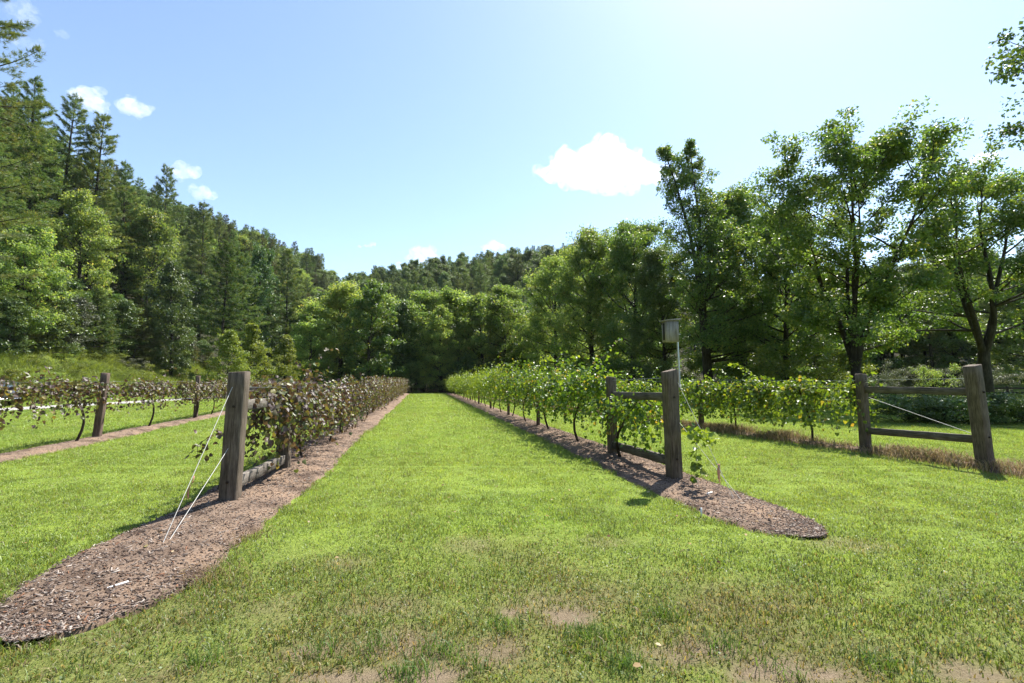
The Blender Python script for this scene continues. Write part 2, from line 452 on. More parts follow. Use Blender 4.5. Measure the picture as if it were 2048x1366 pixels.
def bed_z(bi, s, t):
    bd = BEDS[bi]; r, s0 = bd[0], bd[1]
    l, rr = bed_edge(bd, s)
    T = np.where(t < 0, t / np.maximum(l, .01), t / np.maximum(rr, .01))
    xy = r.p[None] + np.stack([s, s], -1) * r.d + np.stack([t, t], -1) * r.n
    q = np.clip((s - s0) / 1.0, 0, 1)
    return .004 + (1 - T ** 2) * q * (.035 + .06 * vnoise(xy[:, 0] * .8, xy[:, 1] * .8, 31)) + (1 - T ** 4) * q * .03 * (vnoise(xy[:, 0] * 5, xy[:, 1] * 5, 32) - .35), xy

# loose bark chips and twigs on the beds
rng = np.random.default_rng(5)
VV, FF, CC, nn = [], [], [], 0
BOX = np.array([[-1, -1, -1], [1, -1, -1], [1, 1, -1], [-1, 1, -1], [-1, -1, 1], [1, -1, 1], [1, 1, 1], [-1, 1, 1]]) * .5
BOXF = np.array([[0, 3, 2, 1], [4, 5, 6, 7], [0, 1, 5, 4], [1, 2, 6, 5], [2, 3, 7, 6], [3, 0, 4, 7]])
for bi, n, smax in ((0, 13000, 12), (1, 10000, 14), (2, 2500, 20), (0, 2500, 40), (1, 2500, 40)):
    bd = BEDS[bi]
    s = bd[1] + (smax - bd[1]) * rng.random(n) ** 1.7
    l, rr = bed_edge(bd, s)
    t = rng.uniform(-1, 1, n); t = np.where(t < 0, t * l, t * rr) * (.97 + .10 * (rng.random(n) < .3) * rng.random(n))
    z, xy = bed_z(bi, s, t)
    big = rng.random(n) ** 7
    L = .007 + .014 * rng.random(n) + .055 * big; W = .003 + .005 * rng.random(n) + .007 * big; T = .002 + .003 * rng.random(n)
    a = rng.uniform(0, 2 * PI, n); tilt = rng.normal(0, .3, n)
    d = np.stack([np.cos(a) * np.cos(tilt), np.sin(a) * np.cos(tilt), np.sin(tilt)], 1)
    sdv = norm(np.cross(d, np.array([0, 0, 1.0]) + rng.normal(0, .35, (n, 3)))); up = np.cross(sdv, d)
    V = np.stack([xy[:, 0], xy[:, 1], z + .004], 1)[:, None] + BOX[None, :, :1] * (d * L[:, None])[:, None] + BOX[None, :, 1:2] * (sdv * W[:, None])[:, None] + BOX[None, :, 2:] * (up * T[:, None])[:, None]
    base = np.array([[.06, .04, .032], [.13, .094, .073], [.20, .155, .125], [.29, .24, .20], [.40, .35, .30], [.21, .105, .06]])
    c = base[rng.choice(6, n, p=[.24, .27, .23, .15, .06, .05])] * rng.uniform(.8, 1.15, (n, 1))
    VV.append(V.reshape(-1, 3)); CC.append(np.repeat(c, 8, 0)); FF.append((BOXF[None] + (np.arange(n) * 8)[:, None, None]).reshape(-1, 4) + nn); nn += n * 8
tag(link('bark_chips', np_mesh('bark_chips', np.concatenate(VV), np.concatenate(FF), {'tint': np.concatenate(CC)}), None, M['chip']), kind='stuff', label='loose bark chips scattered over the mulch beds')

# gravel drive beyond the thin row
dm = plain_mat('pale_gravel', (.33, .315, .29), .95, var=.25, vscale=30)
cl = [(-30.0, -40), (-29.2, -10), (-29.5, 12), (-30.2, 28), (-31.2, 40), (-32.5, 52), (-35, 68), (-40, 90), (-49, 115)]
cy_ = np.array([c[1] for c in cl], float); cx_ = np.array([c[0] for c in cl], float)
yy = np.arange(-40, 114, 1.5); xx = np.interp(yy, cy_, cx_)
T = np.linspace(-1, 1, 7)
xg = xx[:, None] + T[None] * (1.5 + .12 * vnoise(yy * .7, yy * 0, 8))[:, None]
yg = np.repeat(yy[:, None], 7, 1)
zg = np.maximum(H(xg, yg), 0) + .03 - .02 * T[None] ** 4
i0 = (np.arange(len(yy) - 1)[:, None] * 7 + np.arange(6)[None, :]).ravel()
tag(link('gravel_drive', np_mesh('gravel_drive', np.stack([xg, yg, zg], -1).reshape(-1, 3), np.stack([i0, i0 + 1, i0 + 8, i0 + 7], 1), smooth=True), None, dm), kind='structure', label='pale gravel drive along the foot of the wooded hill')

# ------------------------------------------------------------------ grass
def tint_grass(x, y, n, rng):
    d = dryness(x, y)
    lush = np.array([.190, .280, .060]); mid = np.array([.265, .330, .085]); olive = np.array([.13, .155, .042]); straw = np.array([.30, .24, .125])
    g = vnoise(x * .6, y * .35, 41)[:, None]
    g2 = vnoise(x * 2.2, y * 2.2, 42)[:, None]
    c = lush * (1 - g) + mid * g
    c = c * (.82 + .36 * g2)
    rt = R_BRONZE.st(x, y)[1]
    c = c * (1 + .05 * np.sin(rt * 5.2) + .04 * np.sin(rt * 2.1 + 1))[:, None]      # mower passes along the rows
    c = c * (.74 + .5 * vnoise(x * 7.5, y * 7.5, 45)[:, None])
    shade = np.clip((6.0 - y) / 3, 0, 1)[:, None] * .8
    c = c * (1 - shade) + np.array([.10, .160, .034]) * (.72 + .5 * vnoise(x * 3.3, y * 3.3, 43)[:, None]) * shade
    c = c * (1 - .75 * d[:, None]) + olive * .75 * d[:, None]
    s = (rng.random(n) < .05 + .55 * d ** 1.3)[:, None]
    c = np.where(s, straw * rng.uniform(.55, 1.1, (n, 1)), c)
    vr = np.clip((9 - y) / 5, 0, 1)
    return c * (1 + (.24 + .26 * vr) * rng.uniform(-1, 1, n))[:, None] * np.stack([rng.uniform(.9, 1.12, n), np.ones(n), rng.uniform(.8, 1.2, n)], 1)

def blades(x, y, z, h, w, lean, rng, col, tri=False):
    n = len(x)
    a = rng.uniform(0, 2 * PI, n); b_ = rng.uniform(0, 2 * PI, n)
    sx = np.stack([np.cos(a), np.sin(a), np.zeros(n)], 1) * w[:, None] * .5
    ld = np.stack([np.cos(b_), np.sin(b_), np.zeros(n)], 1) * (h * lean)[:, None]
    p = np.stack([x, y, z], 1); up = np.array([0, 0, 1.0])
    if tri:
        V = np.stack([p - sx, p + sx, p + ld + up * h[:, None]], 1); k = 3
        F = [np.arange(n)[:, None] * 3 + np.array([0, 1, 2])]
    else:
        mid = p + ld * .3 + up * (h * .62)[:, None]
        V = np.stack([p - sx, p + sx, mid + sx * .8, mid - sx * .8, p + ld + up * (h * (1 - .25 * lean))[:, None]], 1); k = 5
        F = [np.arange(n)[:, None] * 5 + np.array([0, 1, 2, 3]), np.arange(n)[:, None] * 5 + np.array([3, 2, 4])]
    return V.reshape(-1, 3), F, np.repeat(col, k, 0)

rng = np.random.default_rng(77)
VV, FF3, FF4, CC, nn = [], [], [], [], 0
def put(V, F, C):
    global nn
    for f in F: (FF3 if f.shape[1] == 3 else FF4).append(f + nn)
    VV.append(V); CC.append(C); nn += len(V)
BANDS = [(.6, 1.5, 2500, .042, .0064), (1.5, 4.0, 5600, .042, .0064), (4, 7, 4000, .037, .0066), (7, 11, 2300, .036, .0075), (11, 18, 900, .042, .012), (18, 32, 320, .05, .022), (32, 66, 75, .06, .05)]
for y0, y1, rho, hh, ww in BANDS:
    w1 = min(1.22 * y1 + 4.2, 52)
    n = int(rho * (y1 - y0) * 2 * w1)
    x = rng.uniform(-w1, w1, n); y = np.maximum(rng.uniform(y0, y1, n) * np.exp(rng.normal(0, .08, n)), .5)
    k = (np.abs(x) < 1.22 * y + 4.2) & ~in_beds(x, y, .22 * (vnoise(x * 3.3, y * 3.3, 46) - .62) + rng.normal(0, .025, n)) & (H(x, y) < .3)
    k &= ~(np.abs(x - np.interp(y, cy_, cx_)) < 1.45)
    x, y = x[k], y[k]
    br = bare(x, y); d = dryness(x, y)
    k = rng.random(len(x)) > np.clip(br * 1.1, 0, .97)
    k &= rng.random(len(x)) > .35 * d
    x, y, d = x[k], y[k], d[k]; n = len(x)
    edge = in_beds(x, y, .10)
    h = hh * rng.uniform(.5, 1.4, n) * (.65 + .75 * vnoise(x * 5.5, y * 5.5, 44)) * (1 - .25 * d) * np.where(edge, 1.35, 1)
    tall = rng.random(n) < .012; h = np.where(tall, h * 2.0, h)
    zz = np.where((y > 1.6) & (y < 9) & (np.abs(x) < 11.9), -.02, 0) + H(x, y)
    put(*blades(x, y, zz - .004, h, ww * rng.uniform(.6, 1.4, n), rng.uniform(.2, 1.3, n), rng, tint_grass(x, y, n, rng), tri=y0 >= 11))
# clover and plantain leaves between the blades close by
n = 34000
x = rng.uniform(-7, 7, n); y = 1.6 + 5.4 * rng.random(n)
k = (vnoise(x * 1.4, y * 1.4, 51) > .42) & ~in_beds(x, y) & (bare(x, y) < .3) & (np.abs(x) < 1.22 * y + 1)
x, y = x[k], y[k]; n = len(x)
a = rng.uniform(0, 2 * PI, n); sz = rng.uniform(.004, .009, n)
u = np.stack([np.cos(a), np.sin(a), rng.normal(0, .35, n)], 1); v = np.stack([-np.sin(a), np.cos(a), rng.normal(0, .35, n)], 1)
p = np.stack([x, y, -.012 + rng.uniform(.006, .03, n)], 1)
V = np.stack([p - u * sz[:, None], p - v * (sz * .8)[:, None], p + u * sz[:, None], p + v * (sz * .8)[:, None]], 1).reshape(-1, 3)
c = np.array([.09, .15, .035]) * rng.uniform(.6, 1.3, (n, 1))
put(V, [np.arange(n)[:, None] * 4 + np.array([0, 1, 2, 3])], np.repeat(c, 4, 0))
# coarse tufts of longer grass in the worn turf
for (px, py, k_) in [(820, 1345, 160), (560, 1130, 0), (880, 1300, 120), (1000, 1250, 90), (1180, 1270, 150), (640, 1300, 90), (760, 1290, 90), (1250, 1330, 140), (1560, 1340, 70), (940, 1330, 60), (400, 1320, 120), (1750, 1320, 120), (1330, 1230, 110), (1450, 1290, 110)]:
    g = G(px, py)
    n = k_
    x = g[0] + rng.normal(0, .07, n); y = g[1] + rng.normal(0, .06, n)
    put(*blades(x, y, np.full(n, -.02), rng.uniform(.05, .11, n), rng.uniform(.003, .006, n), rng.uniform(.4, 1.3, n), rng, np.array([.085, .15, .03]) * rng.uniform(.7, 1.5, (n, 1))))
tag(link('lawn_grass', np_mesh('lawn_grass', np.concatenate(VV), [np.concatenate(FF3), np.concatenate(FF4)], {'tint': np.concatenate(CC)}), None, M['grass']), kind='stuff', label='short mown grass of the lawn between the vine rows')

# dry grass along the far row
VV, FF3, FF4, CC, nn = [], [], [], [], 0
n = 40000
s = rng.uniform(-3.2, 30, n); t = rng.normal(0, .30, n)
wv = vnoise(s * 1.3, s * 0, 61)
k = rng.random(n) < .25 + wv; s, t = s[k], t[k]; n = len(s)
xy = R_FAR.p[None] + s[:, None] * R_FAR.d + t[:, None] * R_FAR.n
c = np.array([.38, .28, .15]) * rng.uniform(.45, 1.25, (n, 1)); g = rng.random(n) < .12
c[g] = np.array([.10, .14, .03])
put(*blades(xy[:, 0], xy[:, 1], np.zeros(n), rng.uniform(.10, .32, n) * (.5 + vnoise(s * 1.3, s * 0, 61)), rng.uniform(.006, .014, n), rng.uniform(.3, 1.4, n), rng, c))
tag(link('dry_grass', np_mesh('dry_grass', np.concatenate(VV), [np.concatenate(FF4), np.concatenate(FF3)] if FF3 else FF4, {'tint': np.concatenate(CC)}), None, M['straw']), kind='stuff', label='straw coloured dead grass along the foot of the far vine row')

# dry weeds in the near beds
VV, FF3, FF4, CC, nn = [], [], [], [], 0
for (px, py, k_, sp) in [(395, 1048, 160, .10), (480, 1085, 220, .14), (430, 1150, 240, .14), (395, 1150, 90, .1), (505, 1070, 120, .1), (590, 975, 260, .22), (1240, 905, 150, .15), (100, 1220, 120, .25), (1380, 1010, 60, .15)]:
    g = G(px, py); n = k_
    x = g[0] + rng.normal(0, sp, n); y = g[1] + rng.normal(0, sp, n)
    put(*blades(x, y, np.full(n, .0), rng.uniform(.03, .10, n), rng.uniform(.002, .005, n), rng.uniform(.5, 1.5, n), rng, np.array([.26, .18, .09]) * rng.uniform(.5, 1.2, (n, 1))))
tag(link('dead_weeds', np_mesh('dead_weeds', np.concatenate(VV), [np.concatenate(FF4), np.concatenate(FF3)], {'tint': np.concatenate(CC)}), None, M['straw']), kind='stuff', label='wisps of dead brown weeds in the mulch')

# tall meadow weeds at the foot of the hill
VV, FF3, FF4, CC, nn = [], [], [], [], 0
n = 190000
y = rng.uniform(22, 105, n); u = 32 + 18 * rng.random(n); x = -u - .2 * y
k = x < np.interp(y, cy_, cx_) - 3.0; x, y, u = x[k], y[k], u[k]; n = len(x)
hh = (.35 + 1.0 * np.clip((u - 32) / 4, 0, 1)) * (.55 + .8 * vnoise(x * .35, y * .35, 71)) * rng.uniform(.6, 1.2, n)
g = vnoise(x * .25, y * .25, 72)[:, None]
c = (np.array([.24, .29, .07]) * g + np.array([.17, .235, .06]) * (1 - g)) * rng.uniform(.7, 1.35, (n, 1))
put(*blades(x, y, H(x, y) - .05, hh, rng.uniform(.03, .09, n), rng.uniform(.2, .8, n), rng, c))
tag(link('meadow_weeds', np_mesh('meadow_weeds', np.concatenate(VV), [np.concatenate(FF4), np.concatenate(FF3)], {'tint': np.concatenate(CC)}), None, M['grass']), kind='stuff', label='tall pale green weeds between the drive and the woods')

# fallen leaves on the turf and the beds
n = 420
x = rng.uniform(-6, 9, n); y = 2 + 12 * rng.random(n) ** 1.3
inb = in_beds(x, y); k = inb | (rng.random(n) < .35); x, y, inb = x[k], y[k], inb[k]; n = len(x)
z = np.where(inb, .075, .035) + rng.uniform(0, .01, n)
a = rng.uniform(0, 2 * PI, n); d = np.stack([np.cos(a), np.sin(a), rng.normal(0, .25, n)], 1); nr = np.stack([rng.normal(0, .35, n), rng.normal(0, .35, n), np.ones(n)], 1)
L6 = np.array([[0, 0, 0], [-.33, .3, .10], [-.22, .75, .05], [0, 1, -.04], [.25, .72, .12], [.33, .28, .04]]); sz = rng.uniform(.022, .055, n)
d = norm(d); sdv = norm(np.cross(d, nr)); nr = np.cross(sdv, d)
V = np.stack([x, y, z], 1)[:, None] + sz[:, None, None] * (L6[None, :, :1] * sdv[:, None] + L6[None, :, 1:2] * d[:, None] + L6[None, :, 2:] * nr[:, None])
c = np.array([[.30, .17, .08], [.36, .25, .13], [.20, .11, .06], [.42, .33, .20], [.26, .22, .09]])[rng.integers(0, 5, n)] * rng.uniform(.7, 1.2, (n, 1))
tag(link('fallen_leaves', np_mesh('fallen_leaves', V.reshape(-1, 3), np.arange(n)[:, None] * 6 + np.array([0, 5, 4, 3, 2, 1]), {'tint': np.repeat(c, 6, 0)}), None, M['straw']), kind='stuff', label='dry brown leaves fallen on the beds and the lawn')

# ------------------------------------------------------------------ leaves
GRAPE = np.array([[0, 0, 0], [-.42, -.05, .05], [-.55, .35, .09], [-.30, .75, .02], [0, 1.0, -.06], [.30, .75, .02], [.55, .35, .09], [.42, -.05, .05], [0, .38, -.05]])
GRAPE[:, 2] *= 1.9
GRAPEF = np.array([[8, 0, 1], [8, 1, 2], [8, 2, 3], [8, 3, 4], [8, 4, 5], [8, 5, 6], [8, 6, 7], [8, 7, 0]])
DIAM = np.array([[0, 0, 0], [-.32, .45, .08], [0, 1, -.05], [.32, .45, .08]])
DIAMF = np.array([[0, 2, 1], [0, 3, 2]])
WIDE = np.array([[0, 0, 0], [-.45, .4, .09], [0, 1, -.04], [.45, .4, .09]])
NEEDLE = np.array([[-.035, 0, 0], [.035, 0, 0], [0, 1, 0]])
NEEDLEF = np.array([[0, 1, 2]])

def scatter(T, TF, pos, d, nrm, size):
    """copies of a leaf template: stem point, direction, facing, length"""
    d = norm(d); side = norm(np.cross(d, nrm)); nrm = np.cross(side, d)
    size = np.broadcast_to(np.asarray(size, float), (len(pos),))
    V = pos[:, None] + size[:, None, None] * (T[None, :, :1] * side[:, None] + T[None, :, 1:2] * d[:, None] + T[None, :, 2:] * nrm[:, None])
    F = (TF[None] + (np.arange(len(pos)) * len(T))[:, None, None]).reshape(-1, TF.shape[1])
    return V.reshape(-1, 3), F

def leaf_mesh(name, T, TF, pos, d, nrm, size, rng, bias=None):
    V, F = scatter(T, TF, pos, d, nrm, size)
    r = rng.random(len(pos)) if bias is None else np.clip(bias + rng.normal(0, .2, len(pos)), 0, 1)
    return np_mesh(name, V, F, {'rnd': np.repeat(r, len(T))})

# ------------------------------------------------------------------ end braces of the trellis
rngp = np.random.default_rng(9)
SIDE = lambda r: np.array([r.n[0], r.n[1], 0])
M['bolt'] = plain_mat('rusty_bolt', (.035, .025, .02), .6, .5)
def post_mesh(h, w, d, lean=(0, 0), slant=0.0, seed=0):
    rg = np.random.default_rng(seed)
    me = bars_mesh('post', [((0, 0, -.25), (lean[0], lean[1], h), w, d, (1, 0, 0))], rg, .0022)
    for v in me.vertices:
        if v.co.z > h - .03: v.co.z += slant * (v.co.x - lean[0]) / w
    return me
def brace(r, s1, h0, h1, w0, label, mp, mr, zt, zb, slant, lean0=(0, 0), raildrop=0.0, seed=0):
    """two squared posts joined by two rails"""
    root = tag(empty('trellis_end_brace', r.at(0), r.rz), label, 'trellis brace')
    a = link('post', post_mesh(h0, w0, w0, lean0, slant, seed), root, mp)
    b_ = link('post', post_mesh(h1, w0 * .86, w0 * .86, (0, 0), -slant * .5, seed + 1), root, mp); b_.location = (0, s1, 0)
    e = w0 / 2 - .01
    for bz_ in (zb + .06, zt):                       # bolt heads of the rails
        tb = Tubes(); tb.add(np.array([(lean0[0] * bz_ / h0, -w0 / 2 - .012, bz_), (lean0[0] * bz_ / h0, -w0 / 2 + .01, bz_)]), .018, 8, cap=False)
        tb.add(np.array([(lean0[0] * bz_ / h0, -w0 / 2 - .012, bz_), (lean0[0] * bz_ / h0, -w0 / 2 - .0125, bz_)]), np.array([.018, .0005]), 8)
        link('bolt', tb.mesh('bolt', False), root, M['bolt'])
    o = link('rail', bars_mesh('rail', [((lean0[0] * zt / h0, e, zt), (0, s1 - e, zt - raildrop), .075, .14, (1, 0, 0))], rngp, .002), root, mr)
    o = link('rail', bars_mesh('rail', [((0, e, zb), (0, s1 - e, zb - .04), .09, .15, (1, 0, 0))], rngp, .002), root, mr)
    return root
M['rail_y'] = wood_mat('rail_timber', (0.05, 0.043, 0.036), (0.14, 0.12, 0.10), (0.24, 0.21, 0.18), (9, 0.7, 9))
M['rail_pale_y'] = wood_mat('pale_rail_timber', (0.07, 0.06, 0.05), (0.19, 0.165, 0.14), (0.31, 0.28, 0.245), (9, 0.7, 9))
BZ_BRACE = brace(R_BRONZE, 2.42, 1.74, 1.55, .205, 'weathered grey square post with pale rails, hidden behind by bronze leaves', M['post_grey'], M['rail_pale_y'], 1.29, .27, .02, (.05, 0), 0, 1)
GR_BRACE = brace(R_GREEN, 2.5, 1.80, 1.72, .20, 'weathered two post brace carrying the grey nest box on a thin pole', M['post_grey'], M['rail_y'], 1.36, .31, .045, (-.04, 0), .03, 4)
FR_BRACE = brace(R_FAR, 2.22, 1.93, 1.80, .205, 'dark grey two post brace standing in the strip of dry grass', M['post_grey'], M['rail_y'], 1.42, .52, .03, (-.09, .03), -.02, 7)

# line posts
proto = link('line_post', post_mesh(1.55, .11, .11, (.01, 0), 0, 11), None, M['post_brown'])
first = True
def line_post(r, s, h, lab, group, mat=None):
    global first
    o = proto if first else proto.copy()
    if not first: COL.objects.link(o)
    first = False
    o.location = r.at(s, 0, 0); o.rotation_euler = (random.Random(s).uniform(-.02, .02), random.Random(s + 1).uniform(-.02, .02), r.rz); o.scale = (1, 1, h / 1.55)
    return tag(o, lab, 'post', group)
GP = 'wooden line posts of the vine rows'
for k, s in enumerate([8.45, 17.7, 25.5, 33.5, 41.5, 49.5]):
    line_post(R_BRONZE, s, 1.5, ['slim brown post among the bronze vines, nearest one past the brace', 'slim brown post of the bronze row, second past the brace'][k] if k < 2 else 'slim brown post far down the bronze vine row', GP if k < 2 else 'far posts of the bronze row')
for k, s in enumerate([9.0, 14.7, 20.5, 26.4, 32.4, 38.5, 44.5, 50.5]):
    line_post(R_GREEN, s, 1.6, ['dark slim post under the green vines, nearest past the brace', 'dark slim post of the green row, second past the brace', 'dark slim post of the green row, third past the brace'][k] if k < 3 else 'dark slim post far down the green vine row', GP if k < 3 else 'far posts of the green row')
sq = lambda r, px, py: r.st(*G(px, py)[:2])[0]
o = line_post(R_THIN, 0, 1.88, 'tall reddish brown post with bare grass around, nearest in the thin vine row', GP); o.scale = (1.5, 1.5, 1.88 / 1.55); o.rotation_euler[1] = .05
for k, s in enumerate([7.6, 15.0, 22.5, 30.0]):
    o = line_post(R_THIN, s, 1.9, 'brown post in the thin vine row, second from the nearest' if k == 0 else 'brown post farther along the thin vine row', GP if k == 0 else 'far posts of the thin row'); o.scale = (1.35, 1.35, 1.9 / 1.55)
for k, s in enumerate([7.9, 14.0, 20, 26, 32]):
    o = line_post(R_FAR, s, 1.72, 'dark post in the far green row, seen past the nest box post' if k == 0 else 'dark post farther along the far green row', GP if k == 0 else 'far posts of the far green row'); o.scale = (1.3, 1.3, 1.72 / 1.55)

# trellis wires
def wire(name, pts, rad, lab, cat, mat, group=None, parent=None, sides=5):
    t = Tubes(); t.add(pts, rad, sides); o = link(name, t.mesh(name), parent, mat)
    return tag(o, lab, cat, group) if not parent else o
for r, s1, zs, nm in ((R_BRONZE, 60, 1.52, 'bronze'), (R_GREEN, 60, 1.66, 'green'), (R_THIN, 48, 1.62, 'thin'), (R_FAR, 44, 1.66, 'far green')):
    s = np.linspace(0 if nm != 'thin' else -8.5, s1, 40)
    wire('trellis_wire', np.array([r.at(q, 0, zs + .02 * math.cos(q * 1.0)) for q in s]), .0035, 'thin steel wire strung along the %s vine row' % nm, 'wire', M['wire'])

# guy cables, their ribbons
def guy(r, z0, ga, side, lab, bend=None, rad=.0038):
    a = r.at(-.11, side, z0)
    pts = [a] + ([bend] if bend is not None else []) + [ga]
    return wire('guy_cable', np.array(pts), rad, lab, 'cable', M['cable'])
anch = G(317, 1106) + np.array([0, 0, .0])
guy(R_BRONZE, 1.54, anch, 0.01, 'long pale cable from the top of the bronze row post to the ground')
a2 = R_BRONZE.at(-.11, 0.0, .76)
guy(R_BRONZE, .76, anch + np.array([.015, .02, 0]), 0.0, 'short pale bent cable from the middle of the bronze row post', bend=a2 * .80 + anch * .20 + np.array([0, 0, -.015]))
ar = G(1472, 1006)
guy(R_GREEN, 1.60, ar, .04, 'long pale cable from the top of the nest box post')
guy(R_GREEN, .95, G(1492, 1012), .05, 'low pale cable from the middle of the nest box post', rad=.0034)
tl = R_FAR.at(.12, 0, .60); tr = R_FAR.at(2.1, 0, 1.26)
wire('brace_cable', np.array([tl, tr]), .006, 'white diagonal cable across the brace in the dry grass', 'cable', M['cable'])

def ribbon(p, L, w, lab, col, seed, ry=0):
    rg = np.random.default_rng(seed); n = 9
    q = np.linspace(0, 1, n)
    cx = p[0] + .012 * np.sin(q * 5 + seed) ; cyy = p[1] + .01 * np.cos(q * 6); cz = p[2] - q * L
    ww = w * (.35 + .65 * np.sin(PI * np.clip(q * .9 + .12, 0, 1)))
    ang = .6 + q * 1.6 + seed
    A = np.stack([cx - np.cos(ang) * ww * .5, cyy - np.sin(ang) * ww * .5, cz], 1); B = np.stack([cx + np.cos(ang) * ww * .5, cyy + np.sin(ang) * ww * .5, cz], 1)
    A[:, 0] += ry * q; B[:, 0] += ry * q
    V = np.concatenate([A, B]); i = np.arange(n - 1)
    o = link('marker_ribbon', np_mesh('marker_ribbon', V, np.stack([i, i + 1, i + 1 + n, i + n], 1), smooth=True), None, plain_mat('ribbon_cloth', col, .7, var=.12, vscale=40))
    sol = o.modifiers.new('thickness', 'SOLIDIFY'); sol.thickness = .003
    return tag(o, lab, 'ribbon')
top = R_BRONZE.at(-.11, .01, 1.54)
ribbon(top * .385 + anch * .615, .24, .035, 'faded pink ribbon tied to the pale cables before the bronze row', (.42, .20, .17), 1, -.035)
top = R_GREEN.at(-.11, .04, 1.60)
ribbon(top * .26 + ar * .74 + np.array([0, -.003, .04]), .30, .045, 'faded orange ribbon hanging from the cable before the nest box post', (.62, .30, .19), 2, .01)

# small markers in the near bed and loose slats
def stick(name, p0, p1, w, t, lab, cat, col):
    return tag(link(name, bars_mesh(name, [(p0, p1, w, t, (1, 0.2, 0))], None), None, plain_mat(name + '_paint', col, .6)), lab, cat)
g = G(1403, 1030); stick('plant_marker', g + [0, 0, -.03], g + [.003, .01, .085], .022, .004, 'small white plant marker stuck upright in the mulch bed', 'marker', (.75, .74, .7))
g = G(1420, 997); stick('wood_slat', g + [-.05, -.02, .07], g + [.05, .03, .082], .02, .008, 'short white wood slat lying in the bed near the orange ribbon', 'slat', (.62, .58, .53))
g = G(235, 1184); stick('wood_slat', g + [-.04, -.05, .05], g + [.035, .055, .056], .022, .008, 'white wood slat lying alone on the near mulch', 'slat', (.70, .67, .62))

# nest box on its pole, strapped to the post
root = tag(empty('nest_box', R_GREEN.at(-.02, .125, 0), R_GREEN.rz - .06), 'grey plank nest box on a thin metal pole above the post', 'nest box')
t = Tubes(); t.add(np.array([(0, 0, 1.52), (0, 0, 1.8), (-.02, 0, 2.62)]), .016, 8); link('pole', t.mesh('pole'), root, plain_mat('zinc_pole', (.55, .60, .68), .35, .6))
bx = -.125
bars = []
for k in range(4): bars.append(((bx - .092 + k * .0545, 0, 2.27), (bx - .092 + k * .0545, 0, 2.61), .0525, .16 + .004 * (k % 2), (1, 0, 0)))
link('box', bars_mesh('box', bars), root, M['box_grey'])
link('roof', bars_mesh('roof', [((bx - .15, 0, 2.62), (bx + .14, 0, 2.645), .205, .022, (0, 1, 0))]), root, M['box_grey'])
link('entrance_slot', bars_mesh('entrance_slot', [((bx - .124, 0, 2.30), (bx - .124, 0, 2.58), .012, .05, (1, 0, 0))]), root, plain_mat('dark_slot', (.015, .013, .012), .9))
link('bracket', bars_mesh('bracket', [((-.05, -.02, 2.40), (.03, -.02, 2.40), .03, .012, (0, 1, 0))]), root, M['wire'])

# ------------------------------------------------------------------ vines
def vine_meshes(seed, L, zc, dens, slen, leaf, hang, width, up=0.35, zmax=9, zmin=.25, gaps=0.0, lop=1.0):
    """foliage and cane geometry of one vine trained along +-L/2 of local y at height zc"""
    rg = np.random.default_rng(seed)
    n = int(dens * L)
    y = rg.uniform(-L / 2, L / 2, n)
    if gaps:
        keep = vnoise(y * 1.8 + seed * 7.3, y * 0 + seed, 91) > gaps; y = y[keep]; n = len(y)
    p = np.stack([rg.normal(0, .07, n), y, zc + rg.normal(0, .05, n)], 1)
    az = rg.uniform(0, 2 * PI, n); el = rg.normal(up, .55, n)
    d = np.stack([np.cos(az) * np.cos(el) * width, np.sin(az) * np.cos(el) * .8, np.sin(el)], 1); d = norm(d)
    ln = rg.uniform(.2, 1.0, n) ** 1.4 * slen
    g = rg.uniform(.4, 1.7, n) * hang
    step = .085
    P_, D_, canes = [], [], []
    steps = int(slen / step) + 1
    path = [p.copy()]
    alive = np.ones(n, bool)
    for k in range(steps):
        d = norm(d + np.stack([rg.normal(0, .13, n), rg.normal(0, .13, n), -g * step * 2.2 + rg.normal(0, .08, n)], 1))
        p = p + d * step
        alive &= (k * step < ln) & (p[:, 2] > zmin)
        path.append(p.copy())
        P_.append(p[alive]); D_.append(d[alive])
    path = np.stack(path, 1)
    pos = np.concatenate(P_); dd = np.concatenate(D_)
    k = pos[:, 2] < zmax; pos, dd = pos[k], dd[k]
    m = len(pos)
    sd_ = norm(np.cross(dd, np.array([0, 0, 1.0])) + rg.normal(0, .5, (m, 3))) * rg.choice([-1, 1], m)[:, None]
    nr = norm(np.array([0, 0, .8]) + np.stack([np.sign(pos[:, 0]) * .35, np.zeros(m), np.zeros(m)], 1) + rg.normal(0, .5, (m, 3)))
    ld = norm(sd_ * .8 + dd * .3 + np.array([0, 0, -.55]) + rg.normal(0, .3, (m, 3)))
    sz = leaf * rg.uniform(.55, 1.2, m)
    fol = leaf_mesh('foliage', GRAPE, GRAPEF, pos + sd_ * .03, ld, nr, sz, rg)
    tb = Tubes()
    for i in range(0, n, 2 if dens > 40 else 1):
        kk = max(2, int(ln[i] / step)); q = path[i, :kk]
        q = q[q[:, 2] > zmin]
        if len(q) > 2: tb.add(q[::2] if len(q) > 4 else q, np.linspace(.004, .0015, len(q[::2] if len(q) > 4 else q)), 3)
    return fol, tb, rg

def vine_trunk(tb, rg, zc, L, base=(0, 0), bend=.12, rad=.024):
    z = np.linspace(-.05, zc, 9); q = z / zc
    x = base[0] * (1 - q) + bend * np.sin(q * PI * rg.uniform(.9, 1.6)) * rg.choice([-1, 1]); y = base[1] * (1 - q) + bend * .8 * np.sin(q * PI * 1.3 + rg.uniform(0, 2))* q
    tb.add(np.stack([x, y, z], 1), np.linspace(rad * 1.25, rad * .8, 9), 7)
    for sg in (-1, 1):
        yy_ = np.linspace(0, sg * L / 2, 7)
        tb.add(np.stack([x[-1] + rg.normal(0, .015, 7), y[-1] + yy_, zc + rg.normal(0, .02, 7)], 1), np.linspace(rad * .7, .008, 7), 5)
    return tb

